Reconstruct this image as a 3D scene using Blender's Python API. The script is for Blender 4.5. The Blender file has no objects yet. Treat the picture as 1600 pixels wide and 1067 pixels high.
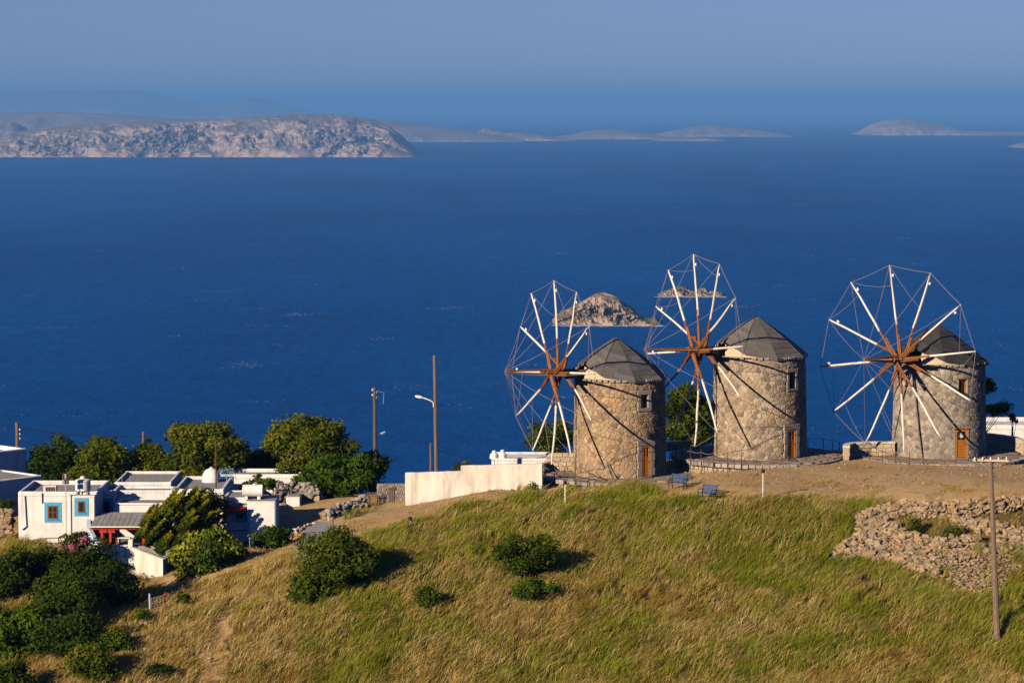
import bpy, math, random
import numpy as np
from mathutils import Vector, noise as mnoise

rng = np.random.RandomState(7)
R = random.Random(11)
S = bpy.context.scene
COL = S.collection
PI = math.pi
rad = math.radians

# ------------------------------------------------------------------ camera
F = 4444.0
CAMZ = 200.0
HOR = 170.0
PITCH = math.atan((533.5 - HOR) / F)
cam_d = bpy.data.cameras.new('camera')
cam_d.lens = F / 1600.0 * 36.0
cam_d.sensor_width = 36.0
cam_d.clip_start = 1.0
cam_d.clip_end = 250000.0
cam = bpy.data.objects.new('camera', cam_d)
COL.objects.link(cam)
cam.location = (0, 0, CAMZ)
cam.rotation_euler = (PI / 2 - PITCH, 0, 0)
S.camera = cam

# ------------------------------------------------------------------ light
SUN_EL, SUN_AZ = rad(20.5), rad(43.0)      # sun behind the camera, 43 degrees to its left
sun_dir = Vector((-math.sin(SUN_AZ) * math.cos(SUN_EL), -math.cos(SUN_AZ) * math.cos(SUN_EL), math.sin(SUN_EL)))
w = bpy.data.worlds.new('World')
S.world = w
w.use_nodes = True
nt = w.node_tree
nt.nodes.clear()
sky = nt.nodes.new('ShaderNodeTexSky')
sky.sky_type = 'NISHITA'
sky.sun_disc = False
sky.sun_elevation = SUN_EL
sky.sun_rotation = PI + SUN_AZ
sky.altitude = 200
sky.air_density = 1.0
sky.dust_density = 0.0
sky.ozone_density = 6.0
bg = nt.nodes.new('ShaderNodeBackground')
bg.inputs[1].default_value = 0.05
out = nt.nodes.new('ShaderNodeOutputWorld')
tint = nt.nodes.new('ShaderNodeMix'); tint.data_type = 'RGBA'; tint.blend_type = 'MULTIPLY'; tint.inputs[0].default_value = 1
tint.inputs[7].default_value = (.76, .78, 1.25, 1)      # the clear blue evening air of the place, over the whole dome
nt.links.new(sky.outputs[0], tint.inputs[6]); nt.links.new(tint.outputs[2], bg.inputs[0])
nt.links.new(bg.outputs[0], out.inputs[0])
sd = bpy.data.lights.new('sun', 'SUN')
sd.energy = 5.0
sd.angle = rad(0.5)
sd.color = (1.0, 0.81, 0.60)
so = bpy.data.objects.new('sun', sd)
COL.objects.link(so)
so.location = (-60, -40, 260)
so.rotation_euler = sun_dir.to_track_quat('Z', 'Y').to_euler()
S.view_settings.view_transform = 'Standard'
S.view_settings.look = 'None'
S.view_settings.exposure = 0.40
S.view_settings.gamma = 1.0
S.view_settings.use_curve_mapping = False
S.cycles.max_bounces = 5
S.cycles.diffuse_bounces = 0
S.cycles.glossy_bounces = 2
S.cycles.transmission_bounces = 2
S.cycles.transparent_max_bounces = 4
S.cycles.volume_bounces = 0
S.cycles.use_denoising = True

# ------------------------------------------------------------------ pixel <-> place
cp, sp = math.cos(PITCH), math.sin(PITCH)
def P(u, v, Y):
    """the place at distance Y (m along +Y) that the pixel (u, v) of the 1600x1067 photograph shows"""
    x, y = (u - 800.0) / F, (533.5 - v) / F
    dy, dz = cp + y * sp, -sp + y * cp
    s = Y / dy
    return Vector((x * s, Y, CAMZ + dz * s))
def ZV(v, Y): return P(800, v, Y).z
def XU(u, Y): return P(u, 760, Y).x
def proj(x, y, z):
    d = z - CAMZ
    dep = y * cp - d * sp
    return 800 + F * x / dep, 533.5 - F * (y * sp + d * cp) / dep
def sstep(a, b, x):
    t = np.clip((x - a) / (b - a), 0, 1)
    return t * t * (3 - 2 * t)

# ------------------------------------------------------------------ mesh helpers
class MB:
    def __init__(s): s.v = []; s.f = []; s.r = []
    def add(s, vs, fs, r=0.5):
        o = len(s.v)
        s.v.extend([tuple(p) for p in vs])
        for f in fs:
            s.f.append([i + o for i in f]); s.r.append(r)
        return s
    def box(s, c, d, rz=0.0, r=0.5, taper=0.0):
        hx, hy, hz = d[0] / 2, d[1] / 2, d[2] / 2
        ca, sa = math.cos(rz), math.sin(rz)
        vs = []
        for z in (-hz, hz):
            k = 1 - taper if z > 0 else 1
            for x, y in ((-hx, -hy), (hx, -hy), (hx, hy), (-hx, hy)):
                x *= k; y *= k
                vs.append((c[0] + x * ca - y * sa, c[1] + x * sa + y * ca, c[2] + z))
        return s.add(vs, [(3, 2, 1, 0), (4, 5, 6, 7), (0, 1, 5, 4), (1, 2, 6, 5), (2, 3, 7, 6), (3, 0, 4, 7)], r)
    def cbox(s, c, d, ch=0.03, rz=0.0, r=0.5, jit=0.0, rr=None):
        """box with chamfered edges (24 corners), optionally irregular"""
        hx, hy, hz = [max(q / 2, 0.004) for q in d]
        ch = min(ch, hx * .8, hy * .8, hz * .8)
        ca, sa = math.cos(rz), math.sin(rz)
        pts = []; idx = {}
        for sx in (-1, 1):
            for sy in (-1, 1):
                for sz in (-1, 1):
                    j = [(rr.uniform(-jit, jit) if rr else 0) for _ in range(3)]
                    for k, q in enumerate(((hx - ch, hy - ch, hz), (hx - ch, hy, hz - ch), (hx, hy - ch, hz - ch))):
                        x, y, z = sx * q[0] + j[0], sy * q[1] + j[1], sz * q[2] + j[2]
                        idx[(sx, sy, sz, k)] = len(pts)
                        pts.append((c[0] + x * ca - y * sa, c[1] + x * sa + y * ca, c[2] + z))
        fs = []
        for sz in (-1, 1):
            q = [idx[(a, b, sz, 0)] for a, b in ((-1, -1), (1, -1), (1, 1), (-1, 1))]
            fs.append(q if sz > 0 else q[::-1])
        for sy in (-1, 1):
            q = [idx[(a, sy, b, 1)] for a, b in ((-1, -1), (1, -1), (1, 1), (-1, 1))]
            fs.append(q if sy < 0 else q[::-1])
        for sx in (-1, 1):
            q = [idx[(sx, a, b, 2)] for a, b in ((-1, -1), (1, -1), (1, 1), (-1, 1))]
            fs.append(q if sx > 0 else q[::-1])
        for a in (-1, 1):
            for b in (-1, 1):
                fs.append([idx[(a, b, -1, 1)], idx[(a, b, -1, 2)], idx[(a, b, 1, 2)], idx[(a, b, 1, 1)]])
                fs.append([idx[(a, -1, b, 0)], idx[(a, -1, b, 2)], idx[(a, 1, b, 2)], idx[(a, 1, b, 0)]])
                fs.append([idx[(-1, a, b, 0)], idx[(-1, a, b, 1)], idx[(1, a, b, 1)], idx[(1, a, b, 0)]])
                for e in (-1, 1):
                    fs.append([idx[(a, b, e, k)] for k in range(3)])
        return s.add(pts, fs, r)
    def tube(s, pts, rs, n=6, r=0.5, caps=True):
        pts = [Vector(p) for p in pts]
        if not hasattr(rs, '__len__'): rs = [rs] * len(pts)
        o = len(s.v); vs = []
        up = None
        for i, p in enumerate(pts):
            d = (pts[min(i + 1, len(pts) - 1)] - pts[max(i - 1, 0)]).normalized()
            if up is None:
                up = Vector((0, 0, 1)) if abs(d.z) < .9 else Vector((1, 0, 0))
            a = d.cross(up).normalized(); b = a.cross(d).normalized(); up = b
            for k in range(n):
                t = 2 * PI * k / n
                vs.append(p + a * (rs[i] * math.cos(t)) + b * (rs[i] * math.sin(t)))
        fs = []
        for i in range(len(pts) - 1):
            for k in range(n):
                k2 = (k + 1) % n
                fs.append((i * n + k, i * n + k2, (i + 1) * n + k2, (i + 1) * n + k))
        if caps:
            fs.append(tuple(range(n))); fs.append(tuple((len(pts) - 1) * n + k for k in reversed(range(n))))
        return s.add(vs, fs, r)
    def lathe(s, c, prof, n=16, r=0.5, a0=0.0, a1=2 * PI):
        full = abs(a1 - a0 - 2 * PI) < 1e-6
        m = n if full else n + 1
        vs = []
        for rr_, z in prof:
            for k in range(m):
                t = a0 + (a1 - a0) * k / n
                vs.append((c[0] + rr_ * math.cos(t), c[1] + rr_ * math.sin(t), c[2] + z))
        fs = []
        for i in range(len(prof) - 1):
            for k in range(n):
                k2 = (k + 1) % m
                fs.append((i * m + k, i * m + k2, (i + 1) * m + k2, (i + 1) * m + k))
        return s.add(vs, fs, r)
    def build(s, name, mat, parent=None, smooth=False):
        return mk(name, s.v, s.f, mat, parent, smooth, s.r)

def link(o, parent=None):
    COL.objects.link(o)
    if parent is not None: o.parent = parent
    return o
def mk(name, v, f, mat, parent=None, smooth=False, r=None):
    me = bpy.data.meshes.new(name)
    me.from_pydata([tuple(p) for p in v], [], [tuple(q) for q in f])
    if r is not None:
        a = me.attributes.new('rnd', 'FLOAT', 'FACE')
        a.data.foreach_set('value', np.array(r, dtype=np.float32))
    me.materials.append(mat)
    if smooth: me.polygons.foreach_set('use_smooth', [True] * len(me.polygons))
    me.update()
    return link(bpy.data.objects.new(name, me), parent)
def np_mesh(name, V, Fa, mat, parent=None, rnd=None, smooth=False):
    """V (n,3), Fa (m,k) of equal sized faces, rnd one value per face"""
    me = bpy.data.meshes.new(name)
    V = np.ascontiguousarray(V, dtype=np.float32); Fa = np.ascontiguousarray(Fa, dtype=np.int32)
    m, k = Fa.shape
    me.vertices.add(len(V)); me.vertices.foreach_set('co', V.ravel())
    me.loops.add(m * k); me.loops.foreach_set('vertex_index', Fa.ravel())
    me.polygons.add(m); me.polygons.foreach_set('loop_start', np.arange(0, m * k, k, dtype=np.int32))
    if smooth: me.polygons.foreach_set('use_smooth', np.ones(m, dtype=bool))
    me.update(calc_edges=True)
    if rnd is not None:
        a = me.attributes.new('rnd', 'FLOAT', 'FACE'); a.data.foreach_set('value', np.asarray(rnd, dtype=np.float32))
    me.materials.append(mat)
    return link(bpy.data.objects.new(name, me), parent)
def tag(o, label=None, cat=None, group=None, kind=None):
    if label: o['label'] = label
    if cat: o['category'] = cat
    if group: o['group'] = group
    if kind: o['kind'] = kind
    return o
def thing(name, label, cat, loc, rz=0.0, group=None):
    o = bpy.data.objects.new(name, None); COL.objects.link(o)
    o.empty_display_size = .3
    o.location = loc; o.rotation_euler = (0, 0, rz)
    return tag(o, label, cat, group)
def copy_tree(o, parent=None):
    c = o.copy(); COL.objects.link(c); c.parent = parent
    for ch in list(o.children): copy_tree(ch, c)
    return c

# ------------------------------------------------------------------ materials
def new_mat(name):
    m = bpy.data.materials.new(name); m.use_nodes = True
    n = m.node_tree.nodes; n.clear()
    o = n.new('ShaderNodeOutputMaterial'); b = n.new('ShaderNodeBsdfPrincipled')
    m.node_tree.links.new(b.outputs[0], o.inputs[0])
    return m, n, m.node_tree.links, b, o
def ramp(n, cols, pos=None):
    r = n.new('ShaderNodeValToRGB'); e = r.color_ramp.elements
    while len(e) < len(cols): e.new(1)
    for i, c in enumerate(cols):
        e[i].position = pos[i] if pos else i / max(1, len(cols) - 1)
        e[i].color = (*c, 1)
    return r
def noise_n(n, l, src, scale, detail=4, rough=.55, stretch=None):
    t = n.new('ShaderNodeTexNoise'); t.inputs['Scale'].default_value = scale
    t.inputs['Detail'].default_value = detail; t.inputs['Roughness'].default_value = rough
    if stretch:
        mp = n.new('ShaderNodeMapping'); mp.inputs['Scale'].default_value = stretch
        l.new(src, mp.inputs[0]); l.new(mp.outputs[0], t.inputs[0])
    else: l.new(src, t.inputs[0])
    return t
def pm(name, cols, scale=1.0, rough=.85, bump=0.0, bscale=None, attr=None, attr_mix=.5, stretch=None, pos=None, spec=.3, bdist=.03, geo=False, metal=0.0, detail=5, stain=None):
    """noise coloured by a ramp; attr: ramp of colours picked by the piece's own random number"""
    m, n, l, b, o = new_mat(name)
    tc = n.new('ShaderNodeTexCoord')
    if geo:
        g = n.new('ShaderNodeNewGeometry'); src = g.outputs['Position']
    else: src = tc.outputs['Object']
    t = noise_n(n, l, src, scale, detail, .6, stretch)
    r = ramp(n, cols, pos)
    l.new(t.outputs[0], r.inputs[0])
    c = r.outputs[0]
    if attr:
        a = n.new('ShaderNodeAttribute'); a.attribute_name = 'rnd'
        r2 = ramp(n, attr); r2.color_ramp.interpolation = 'LINEAR'
        l.new(a.outputs['Fac'], r2.inputs[0])
        mx = n.new('ShaderNodeMix'); mx.data_type = 'RGBA'; mx.inputs[0].default_value = attr_mix
        l.new(c, mx.inputs[6]); l.new(r2.outputs[0], mx.inputs[7]); c = mx.outputs[2]
    if stain:
        ts = noise_n(n, l, src, stain[0], 5, .65, stain[2] if len(stain) > 2 else None)
        rs_ = ramp(n, [(stain[1],) * 3, (1, 1, 1), (1.12, 1.1, 1.05)], [.32, .5, .7]); l.new(ts.outputs[0], rs_.inputs[0])
        ms = n.new('ShaderNodeMix'); ms.data_type = 'RGBA'; ms.blend_type = 'MULTIPLY'; ms.inputs[0].default_value = 1
        l.new(c, ms.inputs[6]); l.new(rs_.outputs[0], ms.inputs[7]); c = ms.outputs[2]
    l.new(c, b.inputs['Base Color'])
    b.inputs['Roughness'].default_value = rough
    b.inputs['Specular IOR Level'].default_value = spec
    b.inputs['Metallic'].default_value = metal
    if bump:
        t2 = noise_n(n, l, src, bscale or scale * 4, 6, .65, stretch)
        bp = n.new('ShaderNodeBump'); bp.inputs['Strength'].default_value = bump; bp.inputs['Distance'].default_value = bdist
        l.new(t2.outputs[0], bp.inputs['Height']); l.new(bp.outputs[0], b.inputs['Normal'])
    return m
def leaf_mat(name, cols, pos=None, trans=.25):
    m, n, l, b, o = new_mat(name)
    a = n.new('ShaderNodeAttribute'); a.attribute_name = 'rnd'
    r = ramp(n, cols, pos); l.new(a.outputs['Fac'], r.inputs[0])
    l.new(r.outputs[0], b.inputs['Base Color'])
    b.inputs['Roughness'].default_value = .7; b.inputs['Specular IOR Level'].default_value = .06
    tr = n.new('ShaderNodeBsdfTranslucent'); l.new(r.outputs[0], tr.inputs[0])
    mx = n.new('ShaderNodeMixShader'); mx.inputs[0].default_value = trans
    l.new(b.outputs[0], mx.inputs[1]); l.new(tr.outputs[0], mx.inputs[2]); l.new(mx.outputs[0], o.inputs[0])
    return m

M = {}
M['white'] = pm('whitewash', [(.60, .57, .52), (.78, .76, .72), (.84, .83, .80)], .9, .9, .35, 5, pos=[.2, .45, .7], bdist=.02, stain=(1.6, .80, (1.4, 1.4, .25)))
M['cream'] = pm('cream_render', [(.48, .42, .33), (.68, .62, .52), (.75, .71, .62)], 1.1, .9, .5, 5, pos=[.3, .5, .7], stain=(1.3, .70, (1.5, 1.5, .3)), bdist=.02, stretch=(1, 1, .35))
M['concrete'] = pm('grey_roof_screed', [(.16, .16, .14), (.30, .30, .27), (.42, .41, .38)], 1.3, .95, .3, 8)
M['blue'] = pm('blue_paint', [(.07, .33, .56), (.10, .42, .66)], 3, .6, .1)
M['paleblue'] = pm('pale_blue_paint_and_shade', [(.42, .56, .74), (.58, .68, .80)], 1.5, .8, .2)  # real paint on the gate post; shade colour on white masonry
M['red'] = pm('red_paint', [(.42, .03, .015), (.55, .05, .025)], 3, .6, .1)
M['brown'] = pm('varnished_brown_wood', [(.13, .045, .012), (.22, .085, .025)], 6, .55, .1)
M['glass'] = pm('dark_window_glass', [(.02, .022, .025), (.035, .035, .04)], 2, .12, spec=.5)
M['dark'] = pm('interior_shade_black', [(.006, .006, .007), (.012, .011, .01)], 2, .95)  # near-black colour stands for the shade inside openings
M['door'] = pm('orange_varnished_door', [(.46, .15, .018), (.62, .24, .035)], 2.5, .5, .15, stretch=(6, 6, .5))
M['spar'] = pm('red_brown_timber', [(.13, .042, .011), (.24, .085, .018), (.32, .125, .03)], 2.5, .65, .2, 12)
M['canvas'] = pm('rolled_white_canvas', [(.66, .60, .48), (.82, .78, .68)], 5, .85, .4, 14, bdist=.02)
M['rope'] = pm('grey_rope', [(.22, .19, .19), (.30, .26, .27)], 5, .9)
M['rust'] = pm('rusty_iron', [(.07, .028, .016), (.16, .06, .03)], 8, .85, .2)
M['iron'] = pm('dark_iron', [(.02, .021, .024), (.05, .05, .055)], 8, .6, metal=.3)
M['galv'] = pm('galvanised_metal', [(.34, .35, .36), (.48, .49, .5)], 6, .5, metal=.4)
M['pole'] = pm('weathered_pole_wood', [(.09, .06, .045), (.18, .125, .09), (.25, .18, .13)], 2.0, .9, .5, 14, stretch=(3, 3, .35))
M['bark'] = pm('bark', [(.07, .055, .04), (.17, .13, .095)], 3, .95, .5, 10)
M['benchblue'] = pm('bench_blue_paint', [(.012, .055, .16), (.02, .09, .24)], 5, .5)
M['slate'] = pm('grey_boards', [(.085, .08, .075), (.165, .155, .145)], 1.6, .9, .5, 10, attr=[(.07, .067, .063), (.12, .113, .105), (.18, .165, .15)], attr_mix=.55, stretch=(1, 1, 3))
M['slate_dark'] = pm('dark_grey_boards', [(.030, .030, .032), (.07, .068, .066)], 1.6, .9, .5, 10, attr=[(.02, .021, .023), (.045, .045, .047), (.08, .078, .075)], attr_mix=.55, stretch=(1, 1, 3))
STW = [(.14, .105, .075), (.34, .225, .12), (.39, .28, .165), (.22, .17, .13), (.45, .32, .18), (.36, .27, .18), (.44, .26, .10), (.50, .41, .29)]
M['stone1'] = pm('warm_fieldstone', [(.20, .14, .085), (.36, .26, .155), (.46, .36, .24)], 3, .92, .6, 9, attr=STW, attr_mix=.85, stain=(.55, .74, (1, 1, .8)))
M['mortar1'] = pm('tan_mortar', [(.30, .20, .11), (.46, .33, .19)], 2, .95, .5, 10)
STG = [(.12, .105, .09), (.35, .26, .165), (.42, .32, .2), (.17, .14, .12), (.50, .39, .25), (.34, .27, .19), (.34, .22, .13), (.48, .42, .33)]
M['stone2'] = pm('tan_and_grey_fieldstone', [(.22, .17, .12), (.36, .28, .19), (.48, .40, .29)], 3, .92, .6, 9, attr=STG, attr_mix=.85, stain=(.55, .72, (1, 1, .8)))
M['mortar2'] = pm('pale_tan_mortar', [(.34, .27, .18), (.48, .39, .28)], 2, .95, .5, 10)
STB = [(.07, .065, .06), (.33, .27, .2), (.40, .34, .26), (.11, .10, .095), (.42, .36, .28), (.36, .30, .23), (.16, .14, .125), (.46, .40, .31)]
M['stone3'] = pm('rendered_fieldstone', [(.30, .24, .17), (.40, .33, .25), (.46, .40, .31)], 2, .92, .5, 8, attr=STB, attr_mix=.82, stain=(.5, .72, (1, 1, .8)))
M['mortar3'] = pm('beige_render', [(.28, .225, .165), (.42, .345, .26)], 1.6, .95, .5, 8)
M['dressed'] = pm('dressed_grey_stone', [(.24, .20, .16), (.36, .31, .25)], 3, .9, .4, 12, attr=[(.22, .19, .15), (.36, .30, .22), (.30, .27, .24)], attr_mix=.4)
M['kerb'] = pm('kerb_stone', [(.22, .19, .16), (.42, .36, .28)], 4, .9, .5, 12, attr=[(.16, .14, .13), (.40, .32, .24), (.50, .44, .36), (.24, .22, .21)], attr_mix=.6)
M['palestone'] = pm('pale_block_stone', [(.46, .34, .21), (.62, .50, .35)], 4, .9, .4, 12, attr=[(.44, .30, .18), (.62, .48, .32), (.56, .47, .36)], attr_mix=.6)
M['paving'] = pm('flagstone', [(.20, .14, .10), (.32, .25, .19)], 2, .95, .5, 12, attr=[(.18, .13, .095), (.32, .24, .17), (.26, .22, .19)], attr_mix=.6)
M['rubble'] = pm('rubble_stone', [(.15, .11, .07), (.34, .25, .15), (.44, .34, .23)], 3, .95, .6, 9, attr=[(.10, .08, .06), (.36, .26, .15), (.25, .20, .15), (.44, .33, .20), (.42, .21, .05), (.46, .39, .28)], attr_mix=.65)
M['drywall'] = pm('white_grey_stone', [(.16, .14, .12), (.38, .34, .29)], 3, .95, .6, 9, attr=[(.14, .12, .10), (.42, .37, .31), (.28, .24, .19)], attr_mix=.65)
M['pine'] = leaf_mat('pine_needles', [(0.0189, 0.0347, 0.0025), (0.0630, 0.0914, 0.0042), (0.1339, 0.1575, 0.0067), (0.2048, 0.1969, 0.0092)])
M['pine_dark'] = leaf_mat('dark_evergreen_leaf', [(0.0095, 0.0221, 0.0021), (0.0284, 0.0536, 0.0038), (0.0551, 0.0866, 0.0059)])
M['juniper'] = leaf_mat('yellow_tipped_conifer', [(0.0126, 0.0284, 0.0021), (0.0473, 0.0788, 0.0034), (0.2205, 0.2205, 0.0067), (0.4253, 0.3622, 0.0105)], [0, .35, .7, 1])
M['bright'] = leaf_mat('bright_green_leaf', [(0.0158, 0.0410, 0.0021), (0.0536, 0.1071, 0.0038), (0.1339, 0.1890, 0.0076)])
M['fig'] = leaf_mat('fig_leaf', [(0.0189, 0.0441, 0.0034), (0.0788, 0.1260, 0.0084), (0.2205, 0.2520, 0.0189), (0.4095, 0.3938, 0.0420)])
M['shrub'] = leaf_mat('shrub_leaf', [(0.0126, 0.0284, 0.0025), (0.0378, 0.0662, 0.0046), (0.0819, 0.1134, 0.0076)])
M['mastic'] = leaf_mat('hill_shrub_leaf', [(0.0158, 0.0347, 0.0021), (0.0551, 0.0866, 0.0042), (0.1260, 0.1575, 0.0076), (0.2678, 0.2048, 0.0210)], [0, .45, .85, 1])
M['flower'] = leaf_mat('pink_blossom', [(.45, .10, .16), (.62, .22, .28)])
M['greengrass'] = leaf_mat('green_grass_blades', [(.07, .10, .004), (.17, .215, .009), (.32, .335, .022), (.50, .44, .11)], [0, .35, .7, 1], .4)
M['drygrass'] = leaf_mat('straw_grass_blades', [(.20, .10, .02), (.36, .24, .05), (.54, .39, .12), (.72, .56, .27)], None, .3)
# ------------------------------------------------------------------ terrain
CP = [  # (u, v, Y) of points on the ground, or ('z', x, Y, z)
 (880, 788, 162), (820, 769, 166.5), (868, 773, 166.2), (910, 769, 166.2), (846, 767, 167.3), (940, 764, 166.4), (1075, 750, 168.3), (1120, 743, 168.6), (1052, 756, 168.8), (1000, 752, 168.0), (1060, 764, 163.5), (1106, 782, 159.5), (1190, 782, 158.5), (1150, 742, 166.5),
 (1190, 722, 171.5), (1275, 722, 172), (1300, 765, 162), (1390, 738, 167), (1450, 734, 168.2), (1450, 785, 158), (1560, 738, 168), (1600, 780, 158),
 (1640, 740, 168), (1200, 708, 176), (1467, 706, 177), (1330, 712, 175), (1600, 722, 174), (968, 738, 171.5),
 (760, 772, 166), (700, 782, 167), (634, 793, 168.5), (590, 795, 169.5), (560, 803, 167), (520, 840, 160),
 (640, 855, 156.5), (800, 850, 156.5), (1000, 850, 156), (1200, 850, 155), (1400, 850, 154.5), (1600, 850, 153.5),
 (800, 800, 161.5), (1000, 800, 160), (640, 820, 161.5),
 (520, 930, 150), (640, 950, 148), (800, 950, 148), (1000, 950, 147.5), (1200, 950, 147), (1400, 950, 146), (1600, 950, 145.5),
 (400, 1067, 141), (600, 1067, 140.5), (800, 1067, 140), (1000, 1067, 139.5), (1200, 1067, 139), (1400, 1067, 138.5), (1600, 1067, 138),
 (450, 890, 155.5), (400, 930, 152.5), (330, 960, 150.5), (245, 950, 154.5), (300, 1010, 146.5), (200, 960, 152), (180, 1067, 142.5), (60, 1067, 143.5),
 (100, 1000, 149.5), (0, 1000, 150.5), (0, 930, 157.5), (100, 900, 160), (0, 850, 168), (60, 840, 168.2), (120, 852, 166.5), (220, 926, 160.5), (208, 908, 164.6), (245, 902, 163.2), (320, 880, 163.5),
 (400, 865, 165), (445, 850, 166), (480, 822, 169), (440, 790, 174), (600, 775, 173), (520, 800, 171.5),
 ('z', -33, 172, 174.6), ('z', -20, 175, 174.8), ('z', -12, 180, 175.2), ('z', -6, 178, 176.0), ('z', -36, 190, 174.6), ('z', -20, 192, 174.4), ('z', -6, 190, 174.4), ('z', 2, 188, 175.2),
 ('z', 6, 184, 176.6), ('z', 16, 190, 176.4), ('z', 28, 190, 176.6), ('z', 36, 190, 176.5), ('z', 5, 176, 177.5),
]
C3 = []
for c in CP:
    if c[0] == 'z': C3.append(c[1:])
    else:
        p = P(*c); C3.append((p.x, p.y, p.z))
C3 = np.array(C3)
def tps_fit(X, z, lam=.3):
    n = len(X)
    d2 = ((X[:, None] - X[None]) ** 2).sum(-1)
    K = np.where(d2 > 0, d2 * np.log(d2 + 1e-12) * .5, 0) + lam * np.eye(n)
    A = np.zeros((n + 3, n + 3)); Pm = np.c_[np.ones(n), X]
    A[:n, :n] = K; A[:n, n:] = Pm; A[n:, :n] = Pm.T
    return np.linalg.solve(A, np.r_[z, 0, 0, 0])
TW = tps_fit(C3[:, :2], C3[:, 2])
def tps(x, y):
    x = np.asarray(x, float); y = np.asarray(y, float)
    d2 = (x[..., None] - C3[:, 0]) ** 2 + (y[..., None] - C3[:, 1]) ** 2
    U = np.where(d2 > 0, d2 * np.log(d2 + 1e-12) * .5, 0)
    return U @ TW[:-3] + TW[-3] + TW[-2] * x + TW[-1] * y
YS = np.array([-60, -20, 0, 6, 20, 40, 60, 80, 100, 120, 138.])
ZS = np.array([206, 201, 198.3, 196.3, 188.0, 178, 170, 166, 165.5, 168.3, 0])
def hz(x, y):
    """height of the bare ground"""
    x = np.asarray(x, float); y = np.asarray(y, float)
    xc = np.clip(x, -35, 37); yc = np.clip(y, 138.5, 190)
    z = tps(xc, yc)
    back = np.maximum(y - 190, 0)
    z = z - np.minimum(back, 500) * .36 - np.maximum(back - 500, 0) * .1 - 3 * sstep(0, 30, back)
    base = 171.5
    prof = np.interp(y, YS[:-1], ZS[:-1])
    t = sstep(118, 138.5, y)
    z = np.where(y < 138.5, prof + (z - prof) * t, z)
    side = np.maximum(np.abs(x) - 60, 0)
    z = z - side * .05 * sstep(100, 200, y)
    return z
def hz1(x, y): return float(hz(np.array([x]), np.array([y]))[0])
_ys = np.arange(134, 200, .1)
def G(u, v):
    """the point of the ground that the pixel shows"""
    xs = np.array([P(u, v, y).x for y in _ys]); zs = np.array([P(u, v, y).z for y in _ys])
    h = hz(xs, _ys)
    k = np.argmax(h >= zs)
    if not (h >= zs).any(): k = len(_ys) - 1
    return Vector((xs[k], _ys[k], h[k]))

def inpoly(u, v, poly):
    u = np.asarray(u); v = np.asarray(v); c = np.zeros(u.shape, bool); n = len(poly)
    for i in range(n):
        x1, y1 = poly[i]; x2, y2 = poly[(i + 1) % n]
        if y1 == y2: continue
        c ^= ((y1 > v) != (y2 > v)) & (u < (x2 - x1) * (v - y1) / (y2 - y1) + x1)
    return c
# outlines on the ground (given as photograph pixels of ground points)
DIRT = [(520, 838), (545, 815), (585, 795), (640, 785), (760, 757), (845, 742), (1000, 742), (1040, 700), (1300, 690), (1700, 690), (1700, 778), (1600, 776), (1480, 786), (1400, 793), (1330, 784), (1235, 778), (1130, 783), (1040, 778), (990, 762), (880, 766), (800, 776), (720, 790), (650, 815), (585, 832), (530, 850)]
PATHZ = [(318, 1010), (345, 950), (425, 893), (480, 866), (490, 872), (436, 903), (372, 955), (352, 1010), (362, 1080), (305, 1080)]
VILL = [(-60, 838), (120, 862), (200, 905), (250, 925), (330, 905), (400, 885), (470, 862), (520, 838), (560, 800), (640, 785), (850, 745), (1040, 690), (1040, 600), (-60, 600)]
RUIN = [(1290, 880), (1320, 855), (1345, 815), (1400, 793), (1500, 786), (1600, 776), (1650, 776), (1650, 900), (1590, 905), (1570, 935), (1500, 930), (1430, 905), (1400, 880), (1330, 885)]

def lines(a, b, s): return np.arange(a, b, s)
gx = np.r_[[-3000, -1500, -800, -400, -220, -140, -100, -75, -58, -48, -42], lines(-38, 38.01, .4), [42, 48, 58, 75, 100, 140, 220, 400, 800, 1500, 3000]]
gy = np.r_[[-600, -300, -120, -60, -30, -15, -6, 0, 6, 12, 20, 30, 40, 50, 60, 70, 80, 90, 100, 110, 118, 124, 129, 132], lines(134, 192.01, .4), [194, 197, 201, 207, 215, 230, 260, 310, 380, 460, 560, 680, 800, 1200, 2000]]
GX, GY = np.meshgrid(gx, gy)
HZ = np.zeros_like(GX)
for i in range(0, len(gy), 20): HZ[i:i + 20] = hz(GX[i:i + 20], GY[i:i + 20])
near = (np.abs(GX) < 40) & (GY > 132) & (GY < 194)
UU, VV = proj(GX, GY, HZ)
dirt = inpoly(UU, VV, DIRT) | inpoly(UU, VV, PATHZ) | inpoly(UU, VV, VILL)
dirt = dirt.astype(float)
for _ in range(2):
    dirt[1:-1, 1:-1] = (dirt[1:-1, 1:-1] * 2 + dirt[:-2, 1:-1] + dirt[2:, 1:-1] + dirt[1:-1, :-2] + dirt[1:-1, 2:]) / 6
bump = np.zeros_like(HZ)
for i in range(GX.shape[0]):
    for j in range(GX.shape[1]):
        if near[i, j]:
            bump[i, j] = mnoise.fractal(Vector((GX[i, j] * .35, GY[i, j] * .35, 3.3)), .6, 2.1, 5)
amp = np.where(dirt > .5, .05, .16)
HZ2 = HZ + bump * amp * near
ny, nx = HZ2.shape
idx = np.arange(ny * nx).reshape(ny, nx)
FQ = np.stack([idx[:-1, :-1], idx[:-1, 1:], idx[1:, 1:], idx[1:, :-1]], -1).reshape(-1, 4)

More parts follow.
